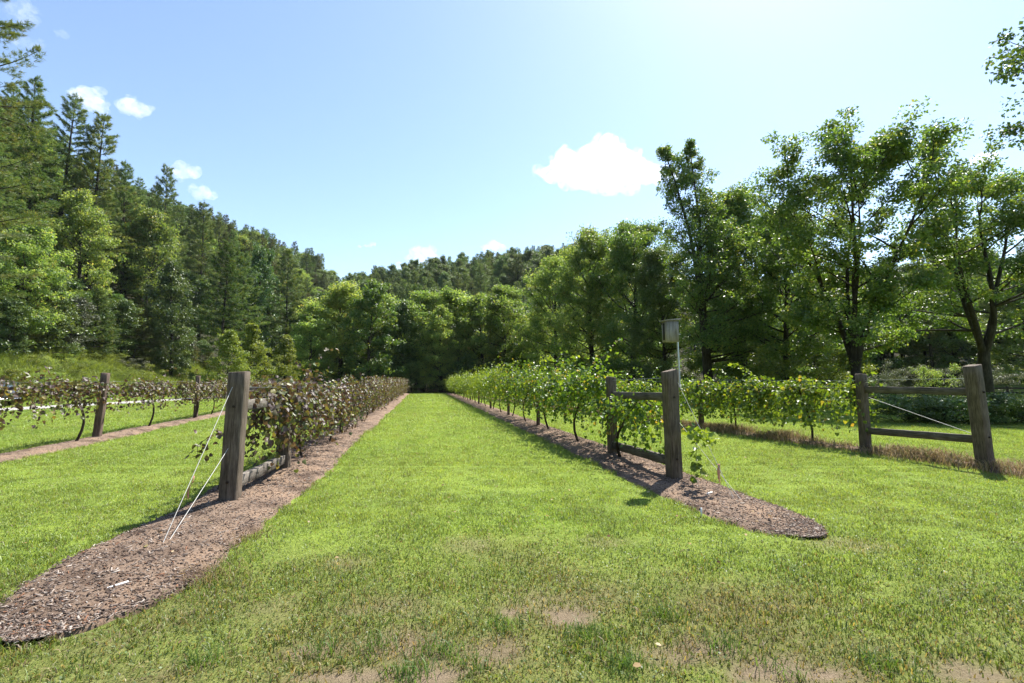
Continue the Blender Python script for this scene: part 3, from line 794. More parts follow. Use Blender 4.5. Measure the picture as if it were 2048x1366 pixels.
def dress(name, me, parent, mt):
    if not me.materials: me.materials.append(mt)
    o = link(name, me, parent)
    if me.materials[0] != mt:
        o.material_slots[0].link = 'OBJECT'; o.material_slots[0].material = mt
    return o

def vine(r, s, meshes, mats, lab, group=None, sc_=1.0, flip=False, t=0.0):
    root = tag(empty('grape_vine', r.at(s, t), r.rz + (PI if flip else 0)), lab, 'grape vine', group)
    root.scale = (1, 1, sc_)
    dress('trunk', meshes[1], root, mats[0]); dress('foliage', meshes[0], root, mats[1])
    return root
def build(seed, L, zc, base=(0, 0), bend=.12, rad=.024, **k):
    fol, tb, rg = vine_meshes(seed, L, zc, **k)
    vine_trunk(tb, rg, zc, L * .9, base, bend, rad)
    return fol, tb.mesh('trunk')

VB = M['vine_bark']
# bronze row
bz = dict(dens=66, slen=1.45, leaf=.074, hang=1.8, width=1.0, up=.25, zmin=.32)
near_b = [(1.7, 'bronze vine with a leaning trunk, growing through the grey brace', dict(bz, leaf=.08, dens=66, zmin=.22, slen=1.35), (-.5, -.75), 1.9),
          (3.75, 'bronze vine with a thin straight stem just past the grey brace', dict(bz, leaf=.08, dens=74), (0, 0), 2.6),
          (6.5, 'bronze vine second past the grey brace, with yellowing leaves', dict(bz, leaf=.08, dens=70), (.08, -.3), 3.0)]
for k, (s, lab, kw, base, L) in enumerate(near_b):
    vine(R_BRONZE, s, build(100 + k, L, 1.38, base, .08, .022, **kw), (VB, M['vine_bronze']), lab)
var_b = [build(110 + k, 3.1, 1.42, (0, 0), .1, .02, **dict(bz, slen=1.5, dens=68, gaps=.1)) for k in range(4)]
for k, s in enumerate(np.arange(9.4, 61, 2.75)):
    vine(R_BRONZE, s, var_b[k % 4], (VB, M['vine_bronze']), 'bronze leaved vine far down the row with purple brown leaves' if k > 1 else ['bronze vine at the slim brown post nearest the brace', 'bronze vine next beyond the nearest slim brown post'][k], 'far bronze vines' if k > 1 else None, 1.0 + .003 * s + .02 * (k % 3), k % 2 == 1)
# green row
gr = dict(dens=84, gaps=.2, slen=1.5, leaf=.076, hang=1.0, width=1.3, up=.5, zmin=.55)
near_g = [(1.75, 'green vine drooping low between the two posts under the nest box', dict(gr, dens=62, slen=1.15, up=-.25, hang=1.5, zmin=.35), (0, .3), 2.5, 1.2),
          (4.7, 'glossy green vine with a curved trunk, nearest past the nest box brace', dict(gr, dens=125, width=1.5, gaps=.1), (-.02, -.1), 3.2, 1.58),
          (7.8, 'bushy glossy green vine, second past the nest box brace', dict(gr, dens=112, width=1.45, gaps=.15), (.1, .1), 3.4, 1.6)]
for k, (s, lab, kw, base, L, zc) in enumerate(near_g):
    vine(R_GREEN, s, build(200 + k, L, zc, base, .13, .028, **kw), (VB, M['vine_green']), lab)
var_g = [build(210 + k, 3.3, 1.6, (0, 0), .12, .024, **dict(gr, dens=84, up=.6, width=1.35)) for k in range(4)]
for k, s in enumerate(np.arange(10.9, 60, 2.9)):
    vine(R_GREEN, s, var_g[k % 4], (VB, M['vine_green'] if k < 3 else M['vine_lime']), 'lime green vine far down the row, lit from behind' if k > 1 else ['green vine third past the nest box brace', 'green vine fourth past the nest box brace with tall shoots'][k], 'far green vines' if k > 1 else None, 1.0 + .04 * (k % 3) + (.1 if k == 3 else 0), k % 2 == 1)
# thin row
th = dict(dens=58, slen=.95, leaf=.078, hang=1.6, width=.8, up=.1, zmin=.3, gaps=.2)
thp = [(sq(R_THIN, 108, 888), 'thin vine with a bare crooked trunk nearest the tall reddish post'), (sq(R_THIN, 258, 858), 'thin vine just past the tall reddish post, drooping brown shoots'), (sq(R_THIN, 355, 839), 'thin vine just before the second brown post of its row')]
for k, (s, lab) in enumerate(thp):
    vine(R_THIN, s, build(300 + k, 3.4, 1.52, (0, 0), .14, .028, **th), (VB, M['vine_bronze']), lab)
var_t = [build(310 + k, 3.4, 1.5, (0, 0), .12, .022, **dict(th, gaps=.1)) for k in range(3)]
vine(R_THIN, -4.6, var_t[0], (VB, M['vine_bronze']), 'thin vine at the edge of view near the parked car')
for k, s in enumerate(np.arange(9.6, 46, 3.2)):
    vine(R_THIN, s, var_t[k % 3], (VB, M['vine_bronze']), 'thin bronze vine farther along the row by the drive', 'far thin vines', 1, k % 2 == 1)
# far green row
fg = dict(dens=100, slen=1.15, leaf=.085, hang=1.35, width=1.1, up=.2, zmin=.42)
fgp = [(3.9, 'dark glossy vine beside the brace in the dry grass'), (6.6, 'dark glossy vine, second from the brace in the dry grass'), (9.8, 'dark glossy vine by the post seen past the nest box post')]
for k, (s, lab) in enumerate(fgp):
    vine(R_FAR, s, build(400 + k, 3.1, 1.45, (0, -.3), .14, .024, **dict(fg, dens=112, slen=1.35, hang=1.5, gaps=.12)), (VB, M['vine_green']), lab)
for k, s in enumerate(np.arange(12.8, 44, 3.1)):
    vine(R_FAR, s, build(410 + k, 3.2, 1.5, (0, 0), .12, .022, **fg) if k < 2 else var_g[k % 4], (VB, M['vine_green']), 'green vine farther along the far row, behind the nearer green row', 'far vines of the far row', .95, k % 2 == 1)

# the shoot trailing in front of the nest box post
rg = np.random.default_rng(44)
def shoot(name, pts, n, leaf, mats, lab):
    pts = np.array(pts); q = np.linspace(0, len(pts) - 1, 40)
    path = np.stack([np.interp(q, np.arange(len(pts)), pts[:, k]) for k in range(3)], 1)
    path[1:-1] = (path[:-2] + path[1:-1] * 2 + path[2:]) / 4
    root = tag(empty(name, path[0]), lab, 'vine shoot')
    path = path - path[0]
    tb = Tubes(); tb.add(path, np.linspace(.006, .002, 40), 5)
    i = rg.integers(2, 40, n); pos = path[i] + rg.normal(0, .05, (n, 3))
    d = norm(rg.normal(0, .7, (n, 3)) + np.array([0, 0, -.4])); nr = norm(rg.normal(0, .5, (n, 3)) + np.array([0, 0, .8]))
    link('stem', tb.mesh('stem'), root, VB); link('foliage', leaf_mesh('foliage', GRAPE, GRAPEF, pos, d, nr, leaf * rg.uniform(.6, 1.2, n), rg, np.full(n, .6)), root, mats)
shoot('vine_shoot', [R_GREEN.at(.7, -.05, .95), R_GREEN.at(.15, .22, .82), R_GREEN.at(-.25, .3, .78), P(1400, 868, 6.85), P(1425, 885, 6.7)], 75, .085, M['vine_lime'], 'leafy green shoot trailing past the foot of the nest box post')
shoot('vine_shoot', [R_GREEN.at(-.1, .2, .82), P(1392, 880, 6.9), P(1394, 925, 6.85), P(1391, 955, 6.8)], 34, .085, M['vine_green'], 'short shoot hanging straight down beside the low pale cable')
shoot('vine_shoot', [R_BRONZE.at(.5, -.1, .9), R_BRONZE.at(.15, -.28, .92), R_BRONZE.at(.05, -.42, .8), R_BRONZE.at(0, -.4, .6)], 24, .075, M['vine_bronze'], 'sparse brown shoot hanging on the lawn side of the grey post')
for s, t, h, dx in ((13.5, 0, 2.5, .1), (13.9, .2, 2.4, -.2), (11, -.1, 2.35, .25), (9.2, 0, 2.45, .3), (6.1, .15, 2.3, .2)):
    shoot('vine_shoot', [R_GREEN.at(s, t, 1.6), R_GREEN.at(s + .1, t + dx * .3, 2.0), R_GREEN.at(s + .15, t + dx, h), R_GREEN.at(s + .2, t + dx * 2, h + .05)], 60, .085, M['vine_lime'],
          'upright lime shoot above the green row ' + {13.5: 'at its highest peak', 13.9: 'leaning back from the highest peak', 11: 'between the peak and the nest box', 9.2: 'third from the nest box', 6.1: 'nearest the nest box'}[s])
shoot('vine_shoot', [R_FAR.at(5.4, 0, 1.5), R_FAR.at(5.6, 0, 1.9), R_FAR.at(6.1, 0, 2.15), R_FAR.at(6.4, 0, 2.2)], 50, .085, M['vine_lime'], 'upright pale shoot above the far green row')

# ------------------------------------------------------------------ trees
def limb_path(rg, p, d, L, n, curve, wander):
    pts = [np.array(p, float)]; d = np.array(d, float)
    for k in range(n):
        d = d + np.array([0, 0, curve / n]) + rg.normal(0, wander, 3); d /= np.linalg.norm(d)
        pts.append(pts[-1] + d * (L / n))
    return np.array(pts), d

def clump_leaves(rg, cen, rad, per, size, flat=.65, up=.55):
    n = len(cen) * per
    c = np.repeat(cen, per, 0); r = np.repeat(rad, per)
    o = rg.normal(0, 1, (n, 3)); o = norm(o) * (rg.random(n) ** .45)[:, None]; o[:, 2] *= flat
    nr = norm(norm(o) * .45 + np.array([0, 0, up]) + rg.normal(0, .55, (n, 3)))
    d = norm(norm(o) * .6 + rg.normal(0, .7, (n, 3)) + np.array([0, 0, -.35]))
    b = np.repeat(rg.uniform(.25, .75, len(cen)), per)
    return c + o * r[:, None], d, nr, size * rg.uniform(.6, 1.25, n), b

PROF = {'oval': lambda t: np.sin(PI * (.14 + .80 * t)) ** .75, 'cone': lambda t: np.clip(1 - t, 0, 1) ** .8 * .93 + .09, 'vase': lambda t: .45 + .75 * np.sin(PI * (.1 + .75 * t)),
        'dome': lambda t: np.sqrt(np.clip(1 - (t * .97) ** 2.2, 0, 1)), 'column': lambda t: np.minimum(1, .55 + t) * np.sqrt(np.clip(1 - t ** 4, 0, 1)) + .05}

def broadleaf(seed, h, R, base, limbs=26, prof='oval', leaders=1, fork=.25, spread=.3, per=60, leaf=.2, clump=.8, subs=4, tr=None, elev=(.15, 1.15), lean=0.0, temp=(DIAM, DIAMF), limbcurve=.35, lh=(.82, 1.03)):
    rg = np.random.default_rng(seed)
    tb = Tubes(); cen, rad = [], []
    tr = tr or h * .018
    stems = []
    if leaders == 1:
        p, _ = limb_path(rg, (0, 0, -.3), (lean, 0, 1), h * .97, 14, .25, .035); stems.append((p, tr, 0.0))
        tb.add(p, np.linspace(tr * 1.15, tr * .12, 15) * np.concatenate([[1.25], np.ones(14)]), 8)
    else:
        p, d = limb_path(rg, (0, 0, -.3), (lean, 0, 1), h * fork, 4, .1, .03)
        tb.add(p, np.linspace(tr * 1.35, tr, 5), 9)
        a0 = rg.uniform(0, 2 * PI)
        for k in range(leaders):
            a = a0 + 2 * PI * k / leaders + rg.normal(0, .25); sp = spread * rg.uniform(.6, 1.2)
            q, _ = limb_path(rg, p[-1] - np.array([0, 0, tr]), (math.cos(a) * sp, math.sin(a) * sp, 1), h * (1 - fork) * rg.uniform(*lh), 11, .35, .05)
            tb.add(q, np.linspace(tr * .72, tr * .1, 12), 7); stems.append((np.concatenate([p[:-1], q[1:]]), tr * .7, fork))
    nl = int(limbs / len(stems))
    for q, r0, f0 in stems:
        zz = q[:, 2]
        for k in range(nl):
            t = (k + rg.random()) / nl
            z = h * (base + (.985 - base) * t); z = min(max(z, zz[0] + .1), zz[-1])
            pt = np.array([np.interp(z, zz, q[:, i]) for i in range(3)])
            L = R * PROF[prof](t) * rg.uniform(.7, 1.18) * (1 if len(stems) == 1 else .78)
            a = k * 2.39996 + rg.normal(0, .35)
            if len(stems) > 1 and rg.random() < .55:
                oa = math.atan2(pt[1], pt[0]); a = oa + rg.normal(0, .9)
            e = elev[0] + (elev[1] - elev[0]) * t + rg.normal(0, .14)
            d = (math.cos(a) * math.cos(e), math.sin(a) * math.cos(e), math.sin(e))
            lp, ld = limb_path(rg, pt, d, L, 6, limbcurve, .09)
            rr = max(.012, min(r0 * .5, .022 * L) * (1 - .5 * t))
            tb.add(lp, np.linspace(rr, rr * .25, 7), 5)
            cen.append(lp[-1]); rad.append(clump * rg.uniform(.55, 1.2) * (1 - .45 * t * (prof == 'cone')))
            for j in range(subs):
                f = rg.uniform(.28, .97); sp_ = lp[0] + 0
                idx = f * 6; i0 = int(min(idx, 5)); sp_ = lp[i0] + (lp[i0 + 1] - lp[i0]) * (idx - i0)
                b_ = a + rg.choice([-1, 1]) * rg.uniform(.5, 1.3)
                e2 = e + rg.normal(.12, .35)
                sl = L * .42 * (1.15 - .6 * f) * rg.uniform(.7, 1.3) + .25
                s2, _ = limb_path(rg, sp_, (math.cos(b_) * math.cos(e2), math.sin(b_) * math.cos(e2), math.sin(e2)), sl, 3, .25, .1)
                tb.add(s2, np.linspace(rr * .45, .006, 4), 3)
                cen.append(s2[-1]); rad.append(clump * rg.uniform(.4, 1.2) * (1 - .45 * t * (prof == 'cone')))
                if sl > 1.0: cen.append(s2[1] + rg.normal(0, .15, 3)); rad.append(clump * rg.uniform(.5, .9))
        cen.append(q[-1]); rad.append(clump * (.4 if prof == 'cone' else .8))
    cen, rad = np.array(cen), np.array(rad)
    cen[:, 2] = np.maximum(cen[:, 2], .2)
    pos, d, nr, sz, b = clump_leaves(rg, cen, rad, per, leaf)
    if leaders > 1 and not lean:                  # keep the crown's weight above the foot
        cx_, cy2 = pos[:, :2].mean(0); cz_ = pos[:, 2].mean()
        for A in [pos] + tb.V:
            A[:, 0] -= cx_ * A[:, 2] / cz_; A[:, 1] -= cy2 * A[:, 2] / cz_
    kz = h / np.percentile(pos[:, 2], 99.8)
    pos[:, 2] = np.maximum(pos[:, 2] * kz, .03)
    for v in tb.V: v[:, 2] *= kz
    return leaf_mesh('crown', temp[0], temp[1], pos, d, nr, sz, rg, b), tb.mesh('trunk')

def pine(seed, h, R, base, tufts=1.0, per=7, needle=.42, droop=.05, gapf=.12, wdt=1.0):
    rg = np.random.default_rng(seed)
    tb = Tubes(); p, _ = limb_path(rg, (0, 0, -.3), (rg.normal(0, .02), rg.normal(0, .02), 1), h, 12, .1, .012)
    tb.add(p, np.linspace(h * .0135, .02, 13), 7)
    z = h * base; tpos, tdir = [], []
    while z < h * .985:
        t = (z / h - base) / (1 - base)
        n = rg.integers(4, 7); a0 = rg.uniform(0, 2 * PI)
        for k in range(n):
            if rg.random() < gapf: continue
            a = a0 + 2 * PI * k / n + rg.normal(0, .2)
            L = R * ((1 - t) ** .56 * .95 + .06) * rg.uniform(.62, 1.15) * (min(1, .6 + t * 3))
            e = -droop + .95 * t ** 2 + rg.normal(0, .09)
            pt = np.array([np.interp(z, p[:, 2], p[:, i]) for i in range(3)])
            lp, ld = limb_path(rg, pt, (math.cos(a) * math.cos(e), math.sin(a) * math.cos(e), math.sin(e)), L, 5, .28, .04)
            tb.add(lp, np.linspace(max(.015, .016 * L), .008, 6), 4)
            m = max(5, int(L * 7.5 * tufts))
            f = rg.uniform(.22, 1.0, m) ** .8
            idx = np.minimum((f * 5).astype(int), 4); fr = f * 5 - idx
            b_ = lp[idx] + (lp[idx + 1] - lp[idx]) * fr[:, None]
            side = np.array([-math.sin(a), math.cos(a), 0])
            off = rg.uniform(-1, 1, m) * (.16 + .34 * L * (1 - f * .75)) * .75
            b_ = b_ + side * off[:, None] + np.array([math.cos(a), math.sin(a), 0]) * (np.abs(off) * .45)[:, None] + np.stack([np.zeros(m), np.zeros(m), rg.normal(.03, .07, m)], 1)
            dd = norm(np.array([math.cos(a), math.sin(a), .3]) + side * (np.sign(off) * .6)[:, None] + rg.normal(0, .2, (m, 3)))
            tpos.append(b_); tdir.append(dd)
        z += h * rg.uniform(.026, .042)
    k = np.linspace(.9, 1.0, 6)
    tpos.append(np.array([[np.interp(q * h, p[:, 2], p[:, i]) for i in range(3)] for q in k])); tdir.append(np.tile([0, 0, 1.0], (6, 1)))
    tpos, tdir = np.concatenate(tpos), np.concatenate(tdir)
    n = len(tpos)
    c = np.repeat(tpos, per, 0) + rg.normal(0, .06, (n * per, 3)); d = norm(np.repeat(tdir, per, 0) + rg.normal(0, .55, (n * per, 3)) + np.array([0, 0, .15]))
    nr = norm(np.array([0, 0, .8]) + rg.normal(0, .6, (n * per, 3)))
    b = np.repeat(rg.uniform(.15, .8, n), per)
    T = NEEDLE.copy(); T[:, 0] *= 2.1 * wdt
    return leaf_mesh('crown', T, NEEDLEF, c, d, nr, needle * rg.uniform(.6, 1.2, n * per), rg, b), tb.mesh('trunk')

def plant(name, meshes, loc, mat, lab, cat, group=None, s=1.0, sz=None, rz=0.0, bark=None):
    root = tag(empty(name, loc, rz), lab, cat, group)
    root.scale = (s, s, sz or s)
    dress('trunk', meshes[1], root, bark or M['bark']); dress('crown', meshes[0], root, mat)
    return root

# --- single trees along the meadow edge
def base_at(px, d): q = P(px, 700, d); return np.array([q[0], d, float(H(q[0], d))])
def hgt(py, d): return P(1024, py, d)[2]
b0 = base_at(1713, 27); hB = hgt(205, 27)
plant('walnut_tree', broadleaf(501, hB * .91, 4.6, .22, 60, 'vase', 5, .17, .22, per=110, leaf=.185, clump=.8, subs=4, tr=.26, elev=(.25, 1.0)), b0, M['leaf_gloss'], 'tall open crowned tree with a forked trunk, behind the brace in dry grass', 'tree', rz=.6)
b0 = base_at(1966, 28); hC = hgt(318, 28)
plant('walnut_tree', broadleaf(523, hC * .95, 5.0, .30, 46, 'dome', 4, .26, .42, per=110, leaf=.185, clump=.84, subs=4, tr=.28, elev=(.2, .9), lean=-.03), b0, M['leaf_gloss'], 'spreading tree forking low into several limbs at the edge of view', 'tree')
b0 = base_at(1418, 38); hA = hgt(268, 38)
plant('poplar_tree', broadleaf(540, hA, 6.4, .13, 120, 'cone', 2, .40, .16, lh=(.97, 1.02), per=50, leaf=.19, clump=.72, subs=4, tr=.30, elev=(.1, 1.0)), b0, M['leaf_gloss'], 'tall slender tree with two pointed tops above the nest box', 'tree')
b0 = np.array([21.2, 13.0, 0])
plant('overhanging_tree', broadleaf(551, 18.8, 4.4, .60, 40, 'oval', 1, per=110, leaf=.13, clump=.7, subs=5, tr=.26, elev=(-.1, 1.0), temp=(WIDE, DIAMF)), b0, M['leaf_dark'], 'near tree whose leafy twigs hang into the top corner of the sky', 'tree')
meadow = [broadleaf(560 + k, 18, [5.2, 4.7, 5.6][k], .05, 62, ['oval', 'column', 'oval'][k], 1, per=84, leaf=.215, clump=1.0, subs=5, elev=(-.05, 1.1)) for k in range(3)]
for k, (px, d, top, lab, mt) in enumerate([
    (1110, 66, 520, 'bright leafy tree at the far end of the green row, leftmost of its group', 'leaf_mid'),
    (1190, 57, 462, 'bright leafy tree behind the green row with a rounded top', 'leaf_mid'),
    (1262, 52, 440, 'tall leafy tree beside the two pointed tops', 'leaf_gloss'),
    (1330, 47, 500, 'dark leafy tree just behind the two pointed tops', 'leaf_dark'),
    (1482, 42, 378, 'leafy tree between the two pointed tops and the tall forked tree', 'leaf_gloss'),
    (1565, 36, 430, 'shaded leafy tree close beside the tall forked tree', 'leaf_gloss')]):
    h = hgt(top, d); plant('leafy_tree', meadow[k % 3], base_at(px, d), M[mt], lab, 'tree', None, h / 18 * (1.0 if k not in (5, 6) else .9), h / 18, k * 1.3)
# low light green growth under them
shrubm = [broadleaf(580 + k, 3.2, 1.7, .03, 22, 'dome', 4, .08, .6, per=40, leaf=.11, clump=.42, subs=3, tr=.05, elev=(.1, 1.0)) for k in range(3)]
SH = 'shrub'
for k, (px, d, top, w, lab, mt) in enumerate([
    (1600, 30, 690, 1.2, 'light green sapling beside the tall forked tree', 'leaf_light'), (1672, 33, 730, 1.3, 'light green bush touching the trunk of the tall forked tree', 'leaf_light'),
    (1772, 42, 743, 0.86, 'grey green bush behind the long rail of the brace', 'leaf_grey'), (1805, 43, 720, 0.79, 'tallest grey green bush behind the black board fence', 'leaf_grey'),
    (1862, 41, 728, .9, 'bright green bush in front of the grey bushes', 'leaf_mid'), (1908, 42, 730, 0.86, 'pale grey bush beyond the black board fence', 'leaf_grey'),
    (2030, 40, 732, 1.08, 'wide grey bush beyond the fence at the edge of view', 'leaf_grey'), (1740, 46, 753, 0.94, 'low grey bush showing beside the tall forked trunk', 'leaf_grey')]):
    h = max(1.2, hgt(top, d)); plant('shrub', shrubm[k % 3], base_at(px, d), M[mt], lab, SH, None, h / 3.2 * w, h / 3.2, k * 2.1)
bram = [broadleaf(590 + k, 1.35, 1.15, .02, 20, 'dome', 5, .05, .9, per=46, leaf=.09, clump=.3, subs=3, tr=.02, elev=(.05, .9)) for k in range(2)]
for k, (px, d, s) in enumerate([(1790, 18.6, 1.0), (1845, 18.2, 1.12), (1900, 18.5, 1.05), (1945, 18.4, .95), (2000, 18.2, 1.1), (2052, 18.0, 1.2), (1870, 19.5, 1.1), (1965, 19.6, 1.15)]):
    plant('bramble', bram[k % 2], base_at(px, d), M['leaf_dark'], 'dark bramble mound growing on the lawn behind the dry grass brace', 'bramble', 'dark brambles behind the far row', s, s * .74, k * 1.7)

# --- the wood round the valley: a few meshes, many trees
DEC = [broadleaf(600 + k, 18, [4.8, 5.4, 4.4, 5.0][k], [.12, .06, .1, .2][k], 52, ['oval', 'dome', 'column', 'oval'][k], 1, per=56, leaf=.30, clump=1.02, subs=4, elev=(0, 1.1)) for k in range(4)]
PIN = [pine(620 + k, 22, [4.6, 4.1, 5.0, 3.8][k], [.12, .28, .2, .38][k], needle=.46, tufts=1.5, per=9) for k in range(4)]
TALL = [pine(670 + k, 30, [5.6, 5.0][k], [.08, .12][k], needle=.46, tufts=1.7, per=9, gapf=.1) for k in range(2)]
EDG = [broadleaf(640 + k, 7, [2.6, 2.2, 3.0][k], .03, 34, ['oval', 'column', 'dome'][k], 1, per=50, leaf=.2, clump=.62, subs=3, tr=.09, elev=(.1, 1.1)) for k in range(3)]
CEDM = [pine(660 + k, 10, 2.9, .04, needle=.42, per=6, tufts=1.2, gapf=.05, droop=.0) for k in range(2)]

SAPL = [broadleaf(650 + k, 7, [2.5, 2.1, 2.3][k], .03, 44, 'cone', 1, per=60, leaf=.15, clump=.5, subs=4, tr=.07, elev=(.1, 1.1)) for k in range(3)]
NB = 128
buf = np.full(NB, 1366.0)
def seen(x, y, z, h, r, see=4, upd=.72):
    """whether a tree would rise above what stands before it"""
    px, base = proj((x, y, z)); _, top = proj((x, y, z + h)); w = FPX * r / y
    i0, i1 = int((px - w * .5) / 16), int((px + w * .5) / 16)
    if i1 < 0 or i0 >= NB: return False
    i0, i1 = max(i0, 0), min(i1, NB - 1)
    ok = (top < buf[i0:i1 + 1] - see).any()
    m = top + (base - top) * (1 - upd)
    buf[i0:i1 + 1] = np.minimum(buf[i0:i1 + 1], m)
    return ok

rgt = np.random.default_rng(31)
cand = []
# hand placed ones on and before the hill
def put_tree(name, meshes, hm, px, d, top, mat, lab, group=None, wid=1.0, cat='tree', upd=True):
    b_ = base_at(px, d); h = hgt(top, d) - b_[2]
    plant(name, meshes, b_, M[mat], lab, cat, group, h / hm * wid, h / hm, px * .7)
    if upd: seen(b_[0], d, b_[2], h, 3.5 * wid)
put_tree('sapling_tree', SAPL[0], 7, 455, 48, 662, 'leaf_light', 'light green sapling before the wood, just left of the grey post top', wid=1.1, upd=False)
put_tree('sapling_tree', SAPL[1], 7, 510, 53, 650, 'leaf_light', 'light green sapling before the wood, behind the grey post top', upd=False)
put_tree('sapling_tree', SAPL[2], 7, 563, 57, 668, 'leaf_light', 'pointed light green sapling right of the grey post', wid=1.0, upd=False)
put_tree('shrub', EDG[2], 7, 38, 43, 738, 'leaf_light', 'pale bright bush by the drive near the parked car', wid=1.3, cat='shrub', upd=False)
rw = np.random.default_rng(8)
for k, (px, d, top, mt, i, wd) in enumerate([(622, 69, 604, 'leaf_mid', 2, 1.1), (683, 74, 566, 'leaf_mid', 0, 1.2), (738, 71, 560, 'leaf_gloss', 1, 1.0), (775, 80, 592, 'leaf_mid', 3, 1.2), (806, 76, 606, 'leaf_dark', 2, 1.0), (846, 79, 583, 'leaf_mid', 0, 1.15),
        (884, 74, 612, 'leaf_mid', 1, .9), (918, 82, 584, 'leaf_mid', 3, 1.35), (966, 78, 590, 'leaf_mid', 1, 1.25), (1008, 74, 572, 'leaf_mid', 0, 1.1), (1044, 80, 598, 'leaf_gloss', 2, 1.3), (650, 82, 585, 'leaf_dark', 1, 1.2), (1075, 72, 610, 'leaf_mid', 3, .9)]):
    put_tree('leafy_tree', DEC[i], 18, px, d, top, mt, 'leafy mid green tree of the tree wall closing the lawn strip' if k not in (1, 2) else ['', 'tall bushy tree closing the lawn, above the end of the bronze row', 'second tall bushy tree above the end of the bronze row'][k], 'trees closing the end of the lawn' if k not in (1, 2) else None, wd)
for k, px in enumerate([660, 720, 770, 825, 880, 930, 985, 1030]):
    put_tree('undergrowth_shrub', EDG[k % 3], 7, px, 74 - (k % 2), 725 - (k * 7) % 20, 'leaf_dark', 'dark shrub under the trees closing the end of the lawn', 'undergrowth at the end of the lawn', 1.3, 'shrub', False)
put_tree('pine_tree', PIN[3], 22, 572, 88, 508, 'needle', 'tall lone pine rising above the wood between hillside and tree wall', wid=.9)
put_tree('pine_tree', PIN[1], 22, 440, 62, 482, 'needle', 'big pine with bare lower trunk at the foot of the hill above the saplings', wid=1.05)
put_tree('pine_tree', PIN[3], 22, 478, 66, 505, 'needle', 'brownish pine with bare trunk beside the big pine at the hill foot', wid=1.0)
PNEAR = pine(630, 42, 7.4, .12, needle=.30, per=15, tufts=1.7, gapf=.2)
root = plant('pine_tree', PNEAR, np.array([-41.6, 32.5, float(H(-41.6, 32.5))]), M['needle'], 'nearest pine, its branches reaching in at the top corner of the sky', 'tree', None, 1.0, 1.0, .4)

# big pines and hardwoods that make the hillside's skyline and front
for k, (px, d, top, nm, i, mt, lab, wd) in enumerate([
    (95, 78, 186, 'pine_tree', 0, 'needle', 'tall dark pine high on the hillside below the topmost branches', 1.0), (165, 80, 228, 'pine_tree', 1, 'needle', 'broad dark pine on the skyline under the double puffed cloud', 1.05), (28, 66, 160, 'pine_tree', 1, 'needle', 'dark pine at the edge of view just below the topmost branches', 1.0),
    (235, 86, 322, 'pine_tree', 0, 'needle', 'pine on the skyline between the broad dark pine and the pointed pine', .9), (313, 98, 331, 'pine_tree', 1, 'needle', 'pointed pine on the skyline beside the small clouds', .85),
    (395, 108, 398, 'pine_tree', 0, 'needle', 'pine on the skyline under the small touching cloud', .9), (150, 70, 385, 'hardwood_tree', 1, 'leaf_mid', 'rounded pale leafy tree standing out on the left hillside', .85),
    (285, 88, 420, 'hardwood_tree', 0, 'leaf_mid', 'tall pale leafy tree in the middle of the hillside', .72), (45, 54, 440, 'hardwood_tree', 3, 'leaf_mid', 'brownish green leafy tree low on the hillside at the edge of view', .9),
    (345, 80, 520, 'hardwood_tree', 2, 'leaf_dark', 'dark leafy tree in front of the tall pale one on the hillside', .8), (500, 95, 492, 'hardwood_tree', 3, 'leaf_dark', 'rounded leafy tree on the skyline left of the lone pine', .6)]):
    put_tree(nm, (TALL if nm == 'pine_tree' else DEC)[i], 30 if nm == 'pine_tree' else 18, px, d, top, mt, lab, wid=wd)
for k, (px, d, top, nm, i) in enumerate([(1765, 62, 560, 'hardwood_tree', 0), (1850, 60, 575, 'pine_tree', 0), (1915, 58, 560, 'hardwood_tree', 1), (1985, 55, 585, 'pine_tree', 2), (2045, 54, 560, 'hardwood_tree', 2), (1700, 64, 540, 'pine_tree', 2)]):
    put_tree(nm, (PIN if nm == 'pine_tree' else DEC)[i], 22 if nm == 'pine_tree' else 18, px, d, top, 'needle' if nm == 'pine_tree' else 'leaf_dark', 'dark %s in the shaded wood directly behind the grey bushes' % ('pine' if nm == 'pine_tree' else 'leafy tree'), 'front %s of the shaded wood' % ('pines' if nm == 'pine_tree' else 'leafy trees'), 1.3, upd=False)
# thick growth along the wood edge
for k in range(46):
    yy_ = 24 + k * 1.75 + rgt.uniform(-.8, .8); uu = 48.0 + rgt.uniform(-1.5, 3.0); x = -uu - .2 * yy_
    px, _q = proj((x, yy_, 3))
    if px < -50: continue
    h = rgt.uniform(4, 10); q = rgt.random()
    if q < .45: plant('cedar_tree', CEDM[k % 2], (x, yy_, float(H(x, yy_))), M['needle_olive' if q < .22 else 'needle'], 'low olive evergreen at the edge of the wood' if q < .22 else 'low green evergreen at the edge of the wood', 'tree', 'olive evergreens at the wood edge' if q < .22 else 'green evergreens at the wood edge', h / 10 * 1.25, h / 10, k * 1.1)
    else: plant('bushy_tree', EDG[k % 3], (x, yy_, float(H(x, yy_))), M['leaf_dark' if q < .8 else 'leaf_grey'], 'bushy green tree at the edge of the hillside wood' if q < .8 else 'bushy silvery tree at the edge of the hillside wood', 'tree', 'green bushy trees at the wood edge' if q < .8 else 'silvery bushy trees at the wood edge', h / 7 * 1.1, h / 7, k * 1.1)
